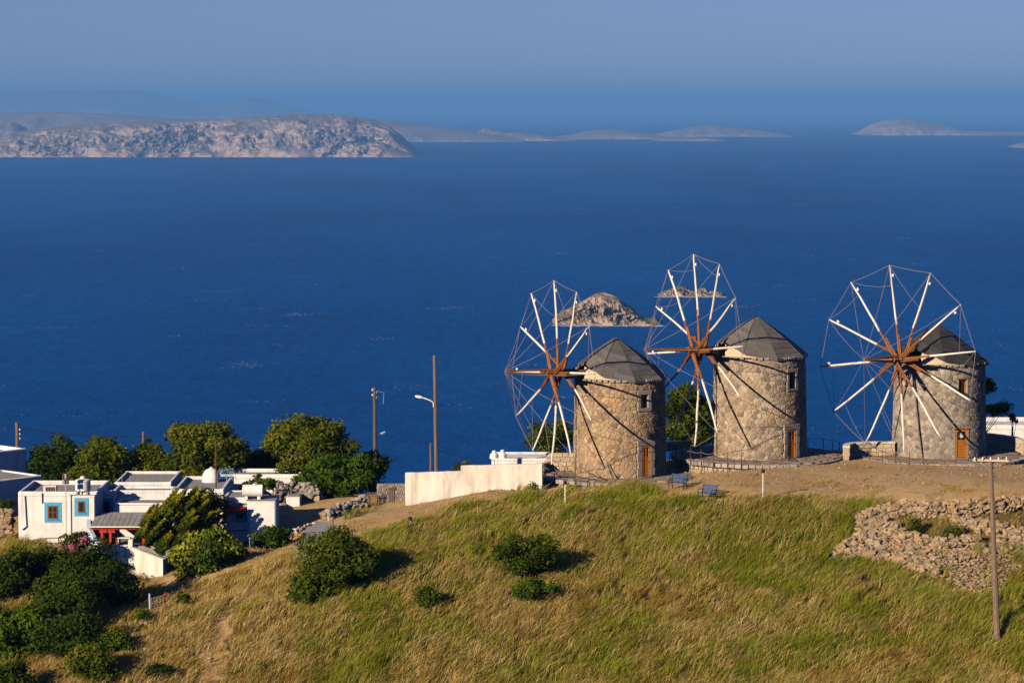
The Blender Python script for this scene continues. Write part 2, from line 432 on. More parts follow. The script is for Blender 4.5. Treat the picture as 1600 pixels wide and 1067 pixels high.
def ground_mat():
    m, n, l, b, o = new_mat('dry_ground')
    g = n.new('ShaderNodeNewGeometry'); src = g.outputs['Position']
    a = n.new('ShaderNodeAttribute'); a.attribute_name = 'dirt'
    t1 = noise_n(n, l, src, .35, 6, .6); t2 = noise_n(n, l, src, 2.2, 8, .7)
    d = ramp(n, [(.28, .165, .06), (.52, .345, .15), (.64, .46, .24)], [.3, .5, .7]); l.new(t2.outputs[0], d.inputs[0])
    d2 = ramp(n, [(.44, .24, .07), (.58, .40, .19), (.50, .375, .20)], [.36, .52, .66]); l.new(t1.outputs[0], d2.inputs[0])
    dm = n.new('ShaderNodeMix'); dm.data_type = 'RGBA'; dm.inputs[0].default_value = .5
    l.new(d.outputs[0], dm.inputs[6]); l.new(d2.outputs[0], dm.inputs[7])
    gr = ramp(n, [(.08, .06, .012), (.14, .11, .025), (.24, .165, .05)], [.3, .5, .7]); l.new(t2.outputs[0], gr.inputs[0])
    ad = n.new('ShaderNodeMath'); ad.operation = 'ADD'; l.new(a.outputs['Fac'], ad.inputs[0])
    sb = n.new('ShaderNodeMath'); sb.operation = 'MULTIPLY_ADD'; sb.inputs[1].default_value = 1.2; sb.inputs[2].default_value = -.6
    l.new(t2.outputs[0], sb.inputs[0]); l.new(sb.outputs[0], ad.inputs[1])
    mr = ramp(n, [(0, 0, 0), (1, 1, 1)], [.35, .65]); l.new(ad.outputs[0], mr.inputs[0])
    mx = n.new('ShaderNodeMix'); mx.data_type = 'RGBA'; l.new(mr.outputs[0], mx.inputs[0])
    l.new(gr.outputs[0], mx.inputs[6]); l.new(dm.outputs[2], mx.inputs[7]); l.new(mx.outputs[2], b.inputs['Base Color'])
    b.inputs['Roughness'].default_value = .95; b.inputs['Specular IOR Level'].default_value = .15
    t3 = noise_n(n, l, src, 6, 8, .75)
    bp = n.new('ShaderNodeBump'); bp.inputs['Strength'].default_value = .9; bp.inputs['Distance'].default_value = .12
    l.new(t3.outputs[0], bp.inputs['Height']); l.new(bp.outputs[0], b.inputs['Normal'])
    return m
M['ground'] = ground_mat()
ground = np_mesh('ground', np.stack([GX, GY, HZ2], -1).reshape(-1, 3), FQ, M['ground'], smooth=True)
at = ground.data.attributes.new('dirt', 'FLOAT', 'POINT'); at.data.foreach_set('value', dirt.ravel().astype(np.float32))
tag(ground, kind='structure')

# ------------------------------------------------------------------ sea
def sea_mat():
    m, n, l, b, o = new_mat('deep_blue_sea')
    g = n.new('ShaderNodeNewGeometry'); src = g.outputs['Position']
    t0 = noise_n(n, l, src, .0012, 5, .6, (1, .35, 1)); t1 = noise_n(n, l, src, .05, 9, .8, (1, .45, 1))
    md = n.new('ShaderNodeMath'); md.operation = 'ADD'; l.new(t0.outputs[0], md.inputs[0]); l.new(t1.outputs[0], md.inputs[1])
    r = ramp(n, [(0, .036, .165), (0, .068, .27), (0, .108, .40)], [.36, .5, .66])
    hv = n.new('ShaderNodeMath'); hv.operation = 'MULTIPLY'; hv.inputs[1].default_value = .5; l.new(md.outputs[0], hv.inputs[0])
    l.new(hv.outputs[0], r.inputs[0])
    # scattered white caps
    t4 = noise_n(n, l, src, .30, 3, .5, (1, .6, 1)); t5 = noise_n(n, l, src, .011, 3, .5)
    ml = n.new('ShaderNodeMath'); ml.operation = 'MULTIPLY'; l.new(t4.outputs[0], ml.inputs[0]); l.new(t5.outputs[0], ml.inputs[1])
    cr = ramp(n, [(0, 0, 0), (1, 1, 1)], [.415, .455]); l.new(ml.outputs[0], cr.inputs[0])
    mx = n.new('ShaderNodeMix'); mx.data_type = 'RGBA'; l.new(cr.outputs[0], mx.inputs[0]); l.new(r.outputs[0], mx.inputs[6]); mx.inputs[7].default_value = (.35, .42, .5, 1)
    l.new(mx.outputs[2], b.inputs['Base Color'])
    b.inputs['Roughness'].default_value = .35; b.inputs['IOR'].default_value = 1.33; b.inputs['Specular IOR Level'].default_value = 0.0
    t2 = noise_n(n, l, src, .09, 8, .7, (1, .45, 1))
    bp = n.new('ShaderNodeBump'); bp.inputs['Strength'].default_value = 1.0; bp.inputs['Distance'].default_value = 2.2
    l.new(t2.outputs[0], bp.inputs['Height']); l.new(bp.outputs[0], b.inputs['Normal'])
    return m
M['sea'] = sea_mat()
sea = mk('sea', [(-150000, -2000, 0), (150000, -2000, 0), (150000, 160000, 0), (-150000, 160000, 0)], [(0, 1, 2, 3)], M['sea'])
tag(sea, kind='structure')

# ------------------------------------------------------------------ islands
M['isle'] = None
def isle_mat(name, rock, scrub, s, k=.45, amount=(.42, .56)):
    m, n, l, b, o = new_mat(name)
    g = n.new('ShaderNodeNewGeometry'); src = g.outputs['Position']
    sx = n.new('ShaderNodeSeparateXYZ'); l.new(g.outputs['Normal'], sx.inputs[0])
    t = noise_n(n, l, src, s, 8, .7); t2 = noise_n(n, l, src, s * 4, 6, .7)
    tl = noise_n(n, l, src, s * .22, 3, .5, (1, 1, 2))
    av = n.new('ShaderNodeMath'); av.operation = 'MULTIPLY_ADD'; av.inputs[1].default_value = 1.1; l.new(tl.outputs[0], av.inputs[0])
    sb = n.new('ShaderNodeMath'); sb.operation = 'SUBTRACT'; sb.inputs[1].default_value = .55; l.new(t.outputs[0], sb.inputs[0]); l.new(sb.outputs[0], av.inputs[2])
    ma = n.new('ShaderNodeMath'); ma.operation = 'MULTIPLY_ADD'; ma.inputs[1].default_value = k
    l.new(sx.outputs['Z'], ma.inputs[0]); l.new(av.outputs[0], ma.inputs[2])
    mr = ramp(n, [(0, 0, 0), (1, 1, 1)], [min(.97, amount[0] + k * .6), min(.99, amount[1] + k * .6)]); l.new(ma.outputs[0], mr.inputs[0])
    rr = ramp(n, [tuple(c * .55 for c in rock), rock, tuple(min(1, c * 1.25) for c in rock)], [.3, .5, .7]); l.new(t2.outputs[0], rr.inputs[0])
    mx = n.new('ShaderNodeMix'); mx.data_type = 'RGBA'; l.new(mr.outputs[0], mx.inputs[0]); l.new(rr.outputs[0], mx.inputs[6]); mx.inputs[7].default_value = (*scrub, 1)
    l.new(mx.outputs[2], b.inputs['Base Color']); b.inputs['Roughness'].default_value = 1; b.inputs['Specular IOR Level'].default_value = 0
    bp = n.new('ShaderNodeBump'); bp.inputs['Strength'].default_value = 1; bp.inputs['Distance'].default_value = .09 / s
    l.new(t2.outputs[0], bp.inputs['Height']); l.new(bp.outputs[0], b.inputs['Normal'])
    return m
def island(name, outline, vw, depth, mat, rough=.12, nu=220, nd=60, steep=.35, seed=0., fs=None, crag=.04, crag_h=.6, qx=1.6):
    """outline: (u, v) skyline pixels; vw: waterline pixel row; depth metres"""
    dep = P(800, vw, 1000.0); Y0 = 1000.0 * 200.0 / (200.0 - dep.z)
    us = np.linspace(outline[0][0], outline[-1][0], nu)
    vt = np.interp(us, [p[0] for p in outline], [p[1] for p in outline])
    pxm = Y0 / F
    Hm = np.maximum((vw - vt) * pxm, 0)
    Wm = (us[-1] - us[0]) * pxm
    fs = fs or 6.0 / max(Hm.max() * 3, 1)
    ts = np.r_[np.linspace(0, 1, nd * 2 // 3) ** 2.0 * steep, np.linspace(steep, 1, nd - nd * 2 // 3 + 1)[1:]]
    V = []
    for t in ts:
        # steep cliff front, long back
        prof = min(1.0, (t / steep)) ** .55 if t < .6 else 1.0
        if t > .6: prof = max(0.0, 1 - (t - .6) / .4) ** .7
        for i, u in enumerate(us):
            yy = Y0 + depth * t
            yo = mnoise.fractal(Vector((us[i] * pxm * fs * .4, seed, t * 5)), .8, 2, 4) * min(depth * .12, Hm.max() * .35) * (1 - t)
            x = XU(u, Y0)
            n1 = mnoise.fractal(Vector((x * fs, yy * fs, seed)), .7, 2.1, 6)
            h = Hm[i] * prof
            bell = math.sin(min(1, prof) * PI)
            h += Hm[i] * n1 * rough * (bell * 1.6 + .08 * prof)
            q = Vector((x * fs * qx, h * fs * 3.4, seed + yy * fs * .3))
            lowm = max(.12, min(1.3, .65 + 1.5 * mnoise.noise(Vector((x * fs * .35, h * fs * .9, seed + 3)))))
            yo += lowm * (mnoise.fractal(q, crag_h, 2.1, 6) * 1.5 + abs(mnoise.noise(q * 2.3)) * 1.2) * crag * Hm[i] * (bell + .12)
            V.append((x, yy + yo, h if (Hm[i] > 0 and 0 < t < 1) else -4.0))
    V = np.array(V); id_ = np.arange(nd * nu).reshape(nd, nu)
    Fq = np.stack([id_[:-1, :-1], id_[:-1, 1:], id_[1:, 1:], id_[1:, :-1]], -1).reshape(-1, 4)
    o = np_mesh(name, V, Fq, mat, smooth=True)
    return tag(o, kind='structure')
mi1 = isle_mat('pale_cliff_and_scrub', (.44, .34, .28), (.22, .18, .145), .022, k=.5, amount=(.44, .66))
mi2 = isle_mat('far_dry_hills', (.36, .29, .25), (.25, .21, .17), .010, k=.3, amount=(.40, .62))
mi3 = isle_mat('islet_rock', (.50, .36, .27), (.20, .16, .09), .10, amount=(.50, .62))
island('headland', [(-60, 228), (-20, 214), (0, 208), (60, 201), (110, 196), (170, 193), (230, 190), (300, 189), (360, 185), (410, 182), (455, 180), (500, 180), (545, 183), (575, 189), (600, 199), (620, 212), (636, 228), (648, 243), (652, 246)], 246, 900, mi1, rough=.10, nu=520, nd=110, steep=.5, seed=1.7, crag=.17, fs=.011, crag_h=.35, qx=1.3)
island('hill', [(-80, 186), (0, 190), (14, 193), (28, 200), (40, 214), (44, 226)], 226, 700, mi2, nu=60, nd=30, seed=4)
island('hill', [(-90, 180), (0, 177), (50, 176), (110, 178), (190, 182), (250, 187), (330, 188), (400, 186), (520, 186), (600, 190), (640, 195), (700, 203), (760, 210), (800, 216), (820, 221)], 222, 1800, mi2, rough=.02, nu=260, nd=40, seed=5.5)
island('island', [(702, 220), (720, 216), (745, 208), (756, 200), (768, 201), (790, 208), (815, 208), (850, 213), (880, 217), (900, 220)], 220.5, 500, mi1, rough=.05, nu=120, nd=30, seed=6.5)
island('island', [(845, 218), (890, 212), (920, 205), (950, 203), (985, 206), (1020, 211), (1045, 216), (1060, 218)], 218, 700, mi2, rough=.02, nu=100, nd=30, seed=7.5)
island('island', [(990, 216), (1020, 212), (1060, 204), (1090, 199), (1115, 197), (1145, 200), (1180, 204), (1215, 208), (1238, 213)], 214, 900, mi2, rough=.02, nu=120, nd=30, seed=8.5)
island('islet', [(1018, 220), (1040, 216), (1075, 214), (1110, 217), (1135, 220)], 220.5, 260, mi1, rough=.05, nu=70, nd=20, seed=9.5)
island('island', [(1340, 211), (1352, 205), (1368, 195), (1385, 190), (1408, 186), (1430, 187), (1460, 192), (1490, 200), (1510, 206), (1550, 206.5), (1620, 207), (1680, 211)], 212, 900, mi2, rough=.02, nu=140, nd=30, seed=10.5)
island('islet', [(1574, 230), (1590, 225), (1612, 221), (1640, 220), (1680, 230)], 231, 300, mi1, rough=.04, nu=60, nd=20, seed=11.5)
island('mountain', [(-120, 146), (-40, 145), (40, 142), (100, 140), (160, 139), (190, 142), (225, 149), (250, 155), (300, 160), (340, 157), (375, 152), (400, 158), (425, 166), (460, 174), (500, 182), (560, 188), (620, 191)], 192, 5000, mi2, rough=.03, nu=160, nd=24, seed=12.5)
island('rocky_islet', [(864, 507), (868, 499), (880, 491), (894, 484), (908, 477), (922, 469), (934, 463), (944, 461), (956, 464), (968, 470), (976, 476), (988, 484), (998, 493), (1004, 499), (1016, 502), (1026, 501), (1031, 505), (1034, 508)], 508, 70, mi3, rough=.24, nu=260, nd=80, steep=.5, seed=13.2, fs=.06, crag=.6)
island('rocky_islet', [(1028, 463), (1036, 458), (1046, 454), (1056, 451), (1066, 450), (1072, 452), (1078, 456), (1084, 457), (1090, 455), (1096, 452), (1102, 453), (1108, 457), (1118, 457), (1128, 459)], 463, 40, mi3, rough=.5, nu=160, nd=40, steep=.5, seed=14.2, fs=.08, crag=1.0)

def surf(u0, u1, v, n, seed):
    rr = random.Random(seed); m_ = MB(); dep = P(800, v, 1000.0); Y0 = 1000.0 * 200.0 / (200.0 - dep.z)
    for k in range(n):
        u = rr.uniform(u0, u1); x = XU(u, Y0); y = Y0 - rr.uniform(-6, 9); w_ = rr.uniform(.6, 3.5); h_ = rr.uniform(.6, 3.0)
        pts = [(x + math.cos(a) * w_ * rr.uniform(.6, 1.2), y + math.sin(a) * h_ * rr.uniform(.6, 1.2), .05 + .01 * k / n) for a in [i * PI / 3.5 for i in range(7)]]
        m_.add(pts, [tuple(range(7))])
    o = m_.build('surf', pm('sea_foam', [(.45, .5, .55), (.7, .72, .75)], .5)); tag(o, kind='stuff')
surf(862, 1036, 509, 260, 3); surf(1024, 1132, 464, 200, 4)

# ------------------------------------------------------------------ haze
def haze_box():
    HX, HY0, HY1, HT = 140000.0, -1500.0, 150000.0, 470.0
    hv = MB(); hv.box((0, (HY0 + HY1) / 2, (HT - 40) / 2), (2 * HX, HY1 - HY0, HT + 40))
    m = bpy.data.materials.new('haze_air'); m.use_nodes = True
    n = m.node_tree.nodes; n.clear()
    o = n.new('ShaderNodeOutputMaterial'); v = n.new('ShaderNodeVolumePrincipled')
    v.inputs['Color'].default_value = HAZE_COL
    v.inputs['Density'].default_value = HAZE_D
    v.inputs['Anisotropy'].default_value = 0.0
    m.node_tree.links.new(v.outputs[0], o.inputs['Volume'])
    h = hv.build('haze', m); tag(h, kind='stuff')
HAZE_COL = (.19, .50, 1.0, 1); HAZE_D = 5.8e-5
haze_box()
# ------------------------------------------------------------------ stone cells
def vor_cells(W, H, sx, sy, jit, rr, wrap=True, rects=(), xc=0.0):
    """irregular masonry: Voronoi cells over a W x H sheet; returns (polygon, seed)"""
    nx = max(3, int(round(W / sx))); ny = max(1, int(round(H / sy)))
    sx, sy = W / nx, H / ny
    seeds = {}
    for j in range(-2, ny + 2):
        for i in range(nx):
            x = (i + .5 + (j % 2) * .5 + rr.uniform(-jit, jit)) * sx
            y = (j + .5 + rr.uniform(-jit, jit)) * sy
            seeds[(i, j)] = (x, y)
    out_ = []
    for j in range(ny):
        for i in range(nx):
            x, y = seeds[(i, j)]
            poly = [(x - 2 * sx, max(0, y - 2 * sy)), (x + 2 * sx, max(0, y - 2 * sy)), (x + 2 * sx, min(H, y + 2 * sy)), (x - 2 * sx, min(H, y + 2 * sy))]
            if rr.random() < .0: continue
            for dj in (-2, -1, 0, 1, 2):
                for di in (-2, -1, 0, 1, 2):
                    if di == 0 and dj == 0: continue
                    k = i + di; off = 0
                    if k < 0: k += nx; off = -W
                    elif k >= nx: k -= nx; off = W
                    q = seeds.get((k, j + dj))
                    if q is None: continue
                    qx, qy = q[0] + off, q[1]
                    poly = clip(poly, (x + qx) / 2, (y + qy) / 2, x - qx, y - qy)
                    if len(poly) < 3: break
                if len(poly) < 3: break
            skip = False
            for (x0, x1, y0, y1) in rects:
                for wr in (-W, 0, W):
                    a0, a1 = x0 + wr, x1 + wr
                    if a0 < x < a1 and y0 < y < y1: skip = True; break
                    ds = [(a0 - x, a0, y, -1, 0), (x - a1, a1, y, 1, 0), (y0 - y, x, y0, 0, -1), (y - y1, x, y1, 0, 1)]
                    d, px, py, nx_, ny_ = max(ds)
                    if d < 2 * max(sx, sy): poly = clip(poly, px, py, nx_, ny_)
                    if len(poly) < 3: skip = True; break
                if skip: break
            if skip or len(poly) < 3: continue
            ar = abs(sum(poly[a][0] * poly[(a + 1) % len(poly)][1] - poly[(a + 1) % len(poly)][0] * poly[a][1] for a in range(len(poly)))) / 2
            if ar < .2 * sx * sy: continue
            out_.append((poly, (x, y), ar))
    return out_
def clip(poly, px, py, nx_, ny_):
    r = []; n = len(poly)
    for i in range(n):
        a = poly[i]; b = poly[(i + 1) % n]
        da = (a[0] - px) * nx_ + (a[1] - py) * ny_; db = (b[0] - px) * nx_ + (b[1] - py) * ny_
        if da >= 0: r.append(a)
        if (da >= 0) != (db >= 0):
            t = da / (da - db); r.append((a[0] + (b[0] - a[0]) * t, a[1] + (b[1] - a[1]) * t))
    return r
def stone_geo(poly, mapf, joint, proud, back, rr, rnd=.9):
    """one stone from its outline; mapf(x, y, height) -> place"""
    cx = sum(p[0] for p in poly) / len(poly); cy = sum(p[1] for p in poly) / len(poly)
    def ring(f, h, jt=0):
        o = []
        for x, y in poly:
            dx, dy = x - cx, y - cy; L = math.hypot(dx, dy) + 1e-6
            k = max(.3, (L - joint) / L) * f
            o.append(mapf(cx + dx * k + rr.uniform(-jt, jt), cy + dy * k + rr.uniform(-jt, jt), h + rr.uniform(-jt, jt) * .4))
        return o
    n = len(poly); vs = ring(1, back) + ring(.97, proud * .45, .008) + ring(.70, proud, .012)
    fs = []
    for a in range(2):
        for k in range(n):
            k2 = (k + 1) % n
            fs.append((a * n + k, a * n + k2, (a + 1) * n + k2, (a + 1) * n + k))
    fs.append(tuple(range(2 * n, 3 * n)))
    return vs, fs

# ------------------------------------------------------------------ windmills
def windmill(cx, cy, z0, rb, rt, h, axis, R_, rot, door, win, mats, label, px_u, tip_d, ncourse, shaft_r, seed, two_poles, n_roof=9, ropeslack=0, lantern=False, roofmat='slate', stone=(.40, .30)):
    rr = random.Random(seed)
    t = thing('windmill', label, 'windmill', (cx, cy, z0), 0, 'round stone windmills on the hilltop')
    TH = lambda a: (math.sin(a), -math.cos(a))            # azimuth a: 0 faces the camera, positive to the right
    rad_at = lambda z: rb + (rt - rb) * z / h
    # ---- tower core with real openings
    NA = 96; openings = [door, win]
    zs = sorted(set([-1.2, 0.0] + [door['z0'], door['z1'], win['z0'], win['z1']] + [h * k / 8 for k in range(9)]))
    angs = set()
    for o in openings:
        hw = o['w'] / 2 / rad_at((o['z0'] + o['z1']) / 2); o['a0'], o['a1'] = o['a'] - hw, o['a'] + hw
        angs |= {o['a0'], o['a1']}
    for k in range(NA):
        a = -PI + 2 * PI * k / NA
        if all(abs(a - b) > .02 for b in angs): angs.add(a)
    angs = sorted(angs)
    core = MB(); vs = []; ci = 0.008
    for z in zs:
        for a in angs:
            s_, c_ = TH(a); r_ = rad_at(max(z, 0)) - ci; vs.append((s_ * r_, c_ * r_, z))
    n = len(angs); fs = []
    for i in range(len(zs) - 1):
        for k in range(n):
            a = angs[k]; zc = (zs[i] + zs[i + 1]) / 2
            am = a + .005
            if any(o['a0'] - 1e-6 <= am <= o['a1'] and o['z0'] < zc < o['z1'] for o in openings): continue
            k2 = (k + 1) % n
            fs.append((i * n + k, i * n + k2, (i + 1) * n + k2, (i + 1) * n + k))
    core.add(vs, fs)
    core.add([(0, 0, h)] + [vs[(len(zs) - 1) * n + k] for k in range(n)], [(0, 1 + k, 1 + (k + 1) % n) for k in range(n)])
    tower = core.build('tower', M[mats[1]], t)
    # ---- field stones on the core
    W = 2 * PI * rb; rects = []
    for o in openings:
        ax = ((o['a'] % (2 * PI)) / (2 * PI)) * W
        b = o['border']
        rects.append((ax - o['w'] / 2 - b, ax + o['w'] / 2 + b, o['z0'] - (0 if o is door else b), o['z1'] + b))
    cells = vor_cells(W, h, stone[0], stone[1], .42, rr, rects=rects)
    def mapf(x, y, hh):
        a = x / rb; s_, c_ = TH(a); r_ = rad_at(y) + hh
        return (s_ * r_, c_ * r_, y)
    facing = []; rest = []
    for poly, (x, y), ar in cells:
        a = (x / rb + PI) % (2 * PI) - PI
        facing.append((ar * max(-.2, math.cos(a - .0)), poly))
    facing.sort(key=lambda q: -q[0])
    joined = MB()
    for k, (sc_, poly) in enumerate(facing):
        pr = rr.uniform(.012, .046 if mats[0] != 'stone3' else .026)
        geo = stone_geo(poly, mapf, rr.uniform(.004, .018), pr, -.09, rr)
        rv = rr.random()
        if k < 290:
            mk('stone', geo[0], geo[1], M[mats[0]], tower, False, [rv] * len(geo[1]))
        else: joined.add(geo[0], geo[1], rv)
    tag(joined.build('stone_cladding', M[mats[0]], tower), kind='stuff')
    # ---- rim course under the eave
    for k in range(46):
        a = 2 * PI * (k + .5) / 46; s_, c_ = TH(a)
        if rr.random() < .12: continue
        mb = MB(); mb.cbox((0, 0, 0), (.3, .22, .16), .03, 0, rr.random(), .01, rr)
        o = mb.build('coping_stone', M['dressed'], t); o.location = (s_ * (rt + .01), c_ * (rt + .01), h + .04); o.rotation_euler = (0, 0, a)
    # ---- surrounds, door, window
    def loc(a, r_, dz, along=0.0):
        s_, c_ = TH(a); return (s_ * r_ + math.cos(a) * along, c_ * r_ + math.sin(a) * along, dz)
    for o, isdoor in ((door, True), (win, False)):
        a = o['a']; hw = o['w'] / 2; zc = (o['z0'] + o['z1']) / 2; b = o['border'] - .01; ro = rad_at(zc); D = .42
        fr = MB()
        def blk(name, x0, x1, zb, zt, pr=.03, mat='dressed', dep=D):
            mb = MB(); mb.cbox(loc(a, ro * math.cos(0) + pr - dep / 2 - (hw * hw / (2 * ro)), (zb + zt) / 2, (x0 + x1) / 2), (abs(x1 - x0) - .01, dep, zt - zb - .012), .02, a, rr.random(), .005, rr)
            return mb.build(name, M[mat], t)
        if b > .1:
            blk('lintel', -hw - b, hw + b, o['z1'], o['z1'] + b * 1.05, .05)
            nj = 4 if isdoor else 2
            for sgn in (-1, 1):
                for q in range(nj):
                    za = o['z0'] + (o['z1'] - o['z0']) * q / nj; zb = o['z0'] + (o['z1'] - o['z0']) * (q + 1) / nj
                    ex = b * (1 if (q % 2 == 0) else .86)
                    blk('jamb_stone', sgn * hw, sgn * (hw + ex), za, zb, .045)
            blk('sill', -hw - b * (0.3 if isdoor else 1), hw + b * (0.3 if isdoor else 1), o['z0'] - (.1 if isdoor else b * .8), o['z0'], .06)
        else:
            for sgn in (-1, 1): blk('jamb_stone', sgn * hw, sgn * (hw + .12), o['z0'], o['z1'], .02, 'dressed')
            blk('lintel', -hw - .15, hw + .15, o['z1'], o['z1'] + .12, .02, 'spar')
            blk('sill', -hw - .1, hw + .1, o['z0'] - .1, o['z0'], .03)
        # near-black sheet behind, its colour standing in for the unlit inside
        bk = MB(); bk.box(loc(a, ro - 1.0, zc), (o['w'] + .5, .05, o['z1'] - o['z0'] + .3), a); bk.build('dark_backing', M['dark'], t)
        ins = o.get('inset', .33)
        if isdoor:
            dt = bpy.data.objects.new('door', None); COL.objects.link(dt); dt.parent = t
            dt.location = loc(a, ro - ins, o['z0']); dt.rotation_euler = (0, 0, a)
            hh = o['z1'] - o['z0']; w_ = o['w']
            mb = MB()
            for sgn in (-1, 1): mb.cbox((sgn * (w_ / 2 - .05), 0, hh / 2), (.10, .09, hh), .01)
            mb.cbox((0, 0, hh - .05), (w_ - .2, .085, .10), .01); mb.build('frame', M['door'], dt)
            np_ = 6
            for q in range(np_):
                zb = .02 + (hh * .60) * q / np_; zt = .02 + (hh * .60) * (q + 1) / np_
                mb = MB(); mb.cbox((0, .01, (zb + zt) / 2), (w_ - .21, .05, zt - zb - .014), .012); mb.build('panel', M['door'], dt)
            mb = MB(); mb.box((0, .03, hh * .76), (w_ - .2, .02, hh * .32)); mb.build('pane', M['glass'], dt)
            mb = MB(); mb.box((0, -.005, hh * .78), (.035, .04, hh * .32)); mb.box((0, -.004, hh * .78), (w_ - .2, .038, .035)); mb.box((0, 0, hh * .63), (w_ - .2, .05, .06)); mb.build('glazing_bar', M['door'], dt)
            mb = MB(); mb.tube([(w_ / 2 - .16, -.02, hh * .48), (w_ / 2 - .16, -.07, hh * .48), (w_ / 2 - .24, -.07, hh * .48)], .012, 6); mb.build('handle', M['iron'], dt)
            if o.get('paper'):
                mb = MB(); mb.box((.0, -.03, hh * .82), (.22, .006, .30)); mb.build('paper_notice', M['white'], dt)
        else:
            wt = bpy.data.objects.new('window', None); COL.objects.link(wt); wt.parent = t
            wt.location = loc(a, ro - o.get('inset', .25), o['z0']); wt.rotation_euler = (0, 0, a)
            hh = o['z1'] - o['z0']; w_ = o['w']; mtt = M[o.get('mat', 'brown')]
            mb = MB()
            for sgn in (-1, 1): mb.cbox((sgn * (w_ / 2 - .03), 0, hh / 2), (.06, .07, hh), .01)
            for zz in (.03, hh - .03): mb.cbox((0, 0, zz), (w_ - .12, .07, .06), .01)
            mb.box((0, 0, hh / 2), (.03, .05, hh - .12)); mb.build('frame', mtt, wt)
            mb = MB(); mb.box((0, .02, hh / 2), (w_ - .1, .015, hh - .1)); mb.build('pane', M['glass'], wt)
    if lantern:
        lt = bpy.data.objects.new('wall_lantern', None); COL.objects.link(lt); lt.parent = t
        lt.location = loc(door['a'] + .02, rad_at(3.0) + .16, 2.62); lt.rotation_euler = (0, 0, door['a'])
        mb = MB(); mb.lathe((0, 0, 0), [(.01, -.26), (.11, -.2), (.15, 0), (.17, .1), (.08, .2), (.02, .26)], 8); mb.box((0, .12, .12), (.04, .22, .04)); mb.build('lamp_body', M['iron'], lt)
    # ---- roof of boards
    ax = Vector((math.sin(axis), -math.cos(axis), 0)); sd_ = Vector((math.cos(axis), math.sin(axis), 0))
    RE = rt + .24; HR = 2.45
    apex = ax * .30 + Vector((0, 0, h + HR))
    verts = []
    for k in range(n_roof):
        al = 2 * PI * k / n_roof
        al = (al + PI) % (2 * PI) - PI
        a = axis + al
        lift = 1.0 * max(0, 1 - abs(al) / rad(75)) ** 1.2
        r_ = RE - .55 * max(0, 1 - abs(al) / rad(40))
        verts.append(Vector((math.sin(a) * r_, -math.cos(a) * r_, h + .02 + lift)))
    order = sorted(range(n_roof), key=lambda k: (2 * PI * k / n_roof))
    roof = bpy.data.objects.new('roof', None); COL.objects.link(roof); roof.parent = t
    under = MB()
    for q in range(n_roof):
        A, B = verts[order[q]], verts[order[(q + 1) % n_roof]]
        off = Vector((0, 0, -.05))
        under.add([apex + off, A + off, B + off], [(0, 1, 2)])
    under.build('underlay', M['iron'], roof)
    for q in range(n_roof):
        A, B = verts[order[q]], verts[order[(q + 1) % n_roof]]
        mid = (A + B) / 2
        nrm = (B - A).cross(apex - A).normalized()
        if nrm.z < 0: nrm = -nrm
        for cc in range(ncourse):
            f0 = cc / ncourse; f1 = (cc + 1) / ncourse
            sag = lambda f: nrm * (.10 * math.sin(f * PI))
            segs = [(0, 1)] if f0 > .5 else ([(0, .5), (.5, 1)] if cc % 2 else [(0, .36), (.36, 1)])
            for (s0, s1) in segs:
                def pt(s, f, hh): return A.lerp(B, s).lerp(apex, f) + sag(f) + nrm * hh
                e = .004 / max(.1, 1 - f0)
                j1, j2 = rr.uniform(-.006, .01), rr.uniform(-.006, .01)
                fu = min(1, f1 + .02)
                v = [pt(s0 + e, f0, .035 + j1), pt(s1 - e, f0, .035 + j2), pt(s1 - e, fu, .012 + j2), pt(s0 + e, fu, .012 + j1),
                     pt(s0 + e, f0, -.01), pt(s1 - e, f0, -.01)]
                mk('board', v, [(0, 1, 2, 3), (4, 5, 1, 0), (5, 2, 1), (4, 0, 3)], M[roofmat], roof, False, [rr.random()] * 4)
        rb_ = MB()
        rp = [A.lerp(apex, f) + nrm * (.10 * math.sin(f * PI) * .9 + .03) for f in (0, .25, .5, .75, .97)]
        rb_.tube(rp, .022, 5); rb_.build('ridge_strip', M[roofmat], roof)
    eave = MB(); ring = [verts[order[q]] for q in range(n_roof)]
    # fascia
    for q in range(n_roof):
        A, B = ring[q], ring[(q + 1) % n_roof]
        eave.add([A, B, B + Vector((0, 0, -.09)), A + Vector((0, 0, -.09))], [(0, 1, 2, 3)])
    eave.build('fascia', M[roofmat], roof)
    # plastered infill between the tower top and the lifted eave
    pts = []
    for k in range(-8, 9):
        al = rad(75) * k / 8; a = axis + al
        lift = 1.0 * max(0, 1 - abs(al) / rad(75)) ** 1.2
        r_ = rt - .02; pts.append((math.sin(a) * r_, -math.cos(a) * r_, h + .1, h + .02 + lift * .96))
    for rng_ in (range(0, 7), range(9, 16)):
      inf = MB()
      for k in rng_:
        p, q = pts[k], pts[k + 1]
        inf.add([(p[0], p[1], p[2]), (q[0], q[1], q[2]), (q[0], q[1], q[3]), (p[0], p[1], p[3])], [(0, 1, 2, 3)])
      inf.build('gable_infill', M['palestone'], roof)
    # ---- rotor
    zs_ = .52
    hub = ax * (rt + 1.55); hub.z = h + zs_ - .02
    ax3 = (ax + Vector((0, 0, .05))).normalized()
    up3 = sd_.cross(ax3).normalized()
    if up3.z < 0: up3 = -up3
    rotor = bpy.data.objects.new('rotor', None); COL.objects.link(rotor); rotor.parent = t
    mb = MB(); mb.tube([hub - ax3 * 3.2, hub - ax3 * .9, hub + ax3 * .75], [shaft_r, shaft_r * 1.05, shaft_r], 8); mb.build('shaft', M['spar'], rotor)
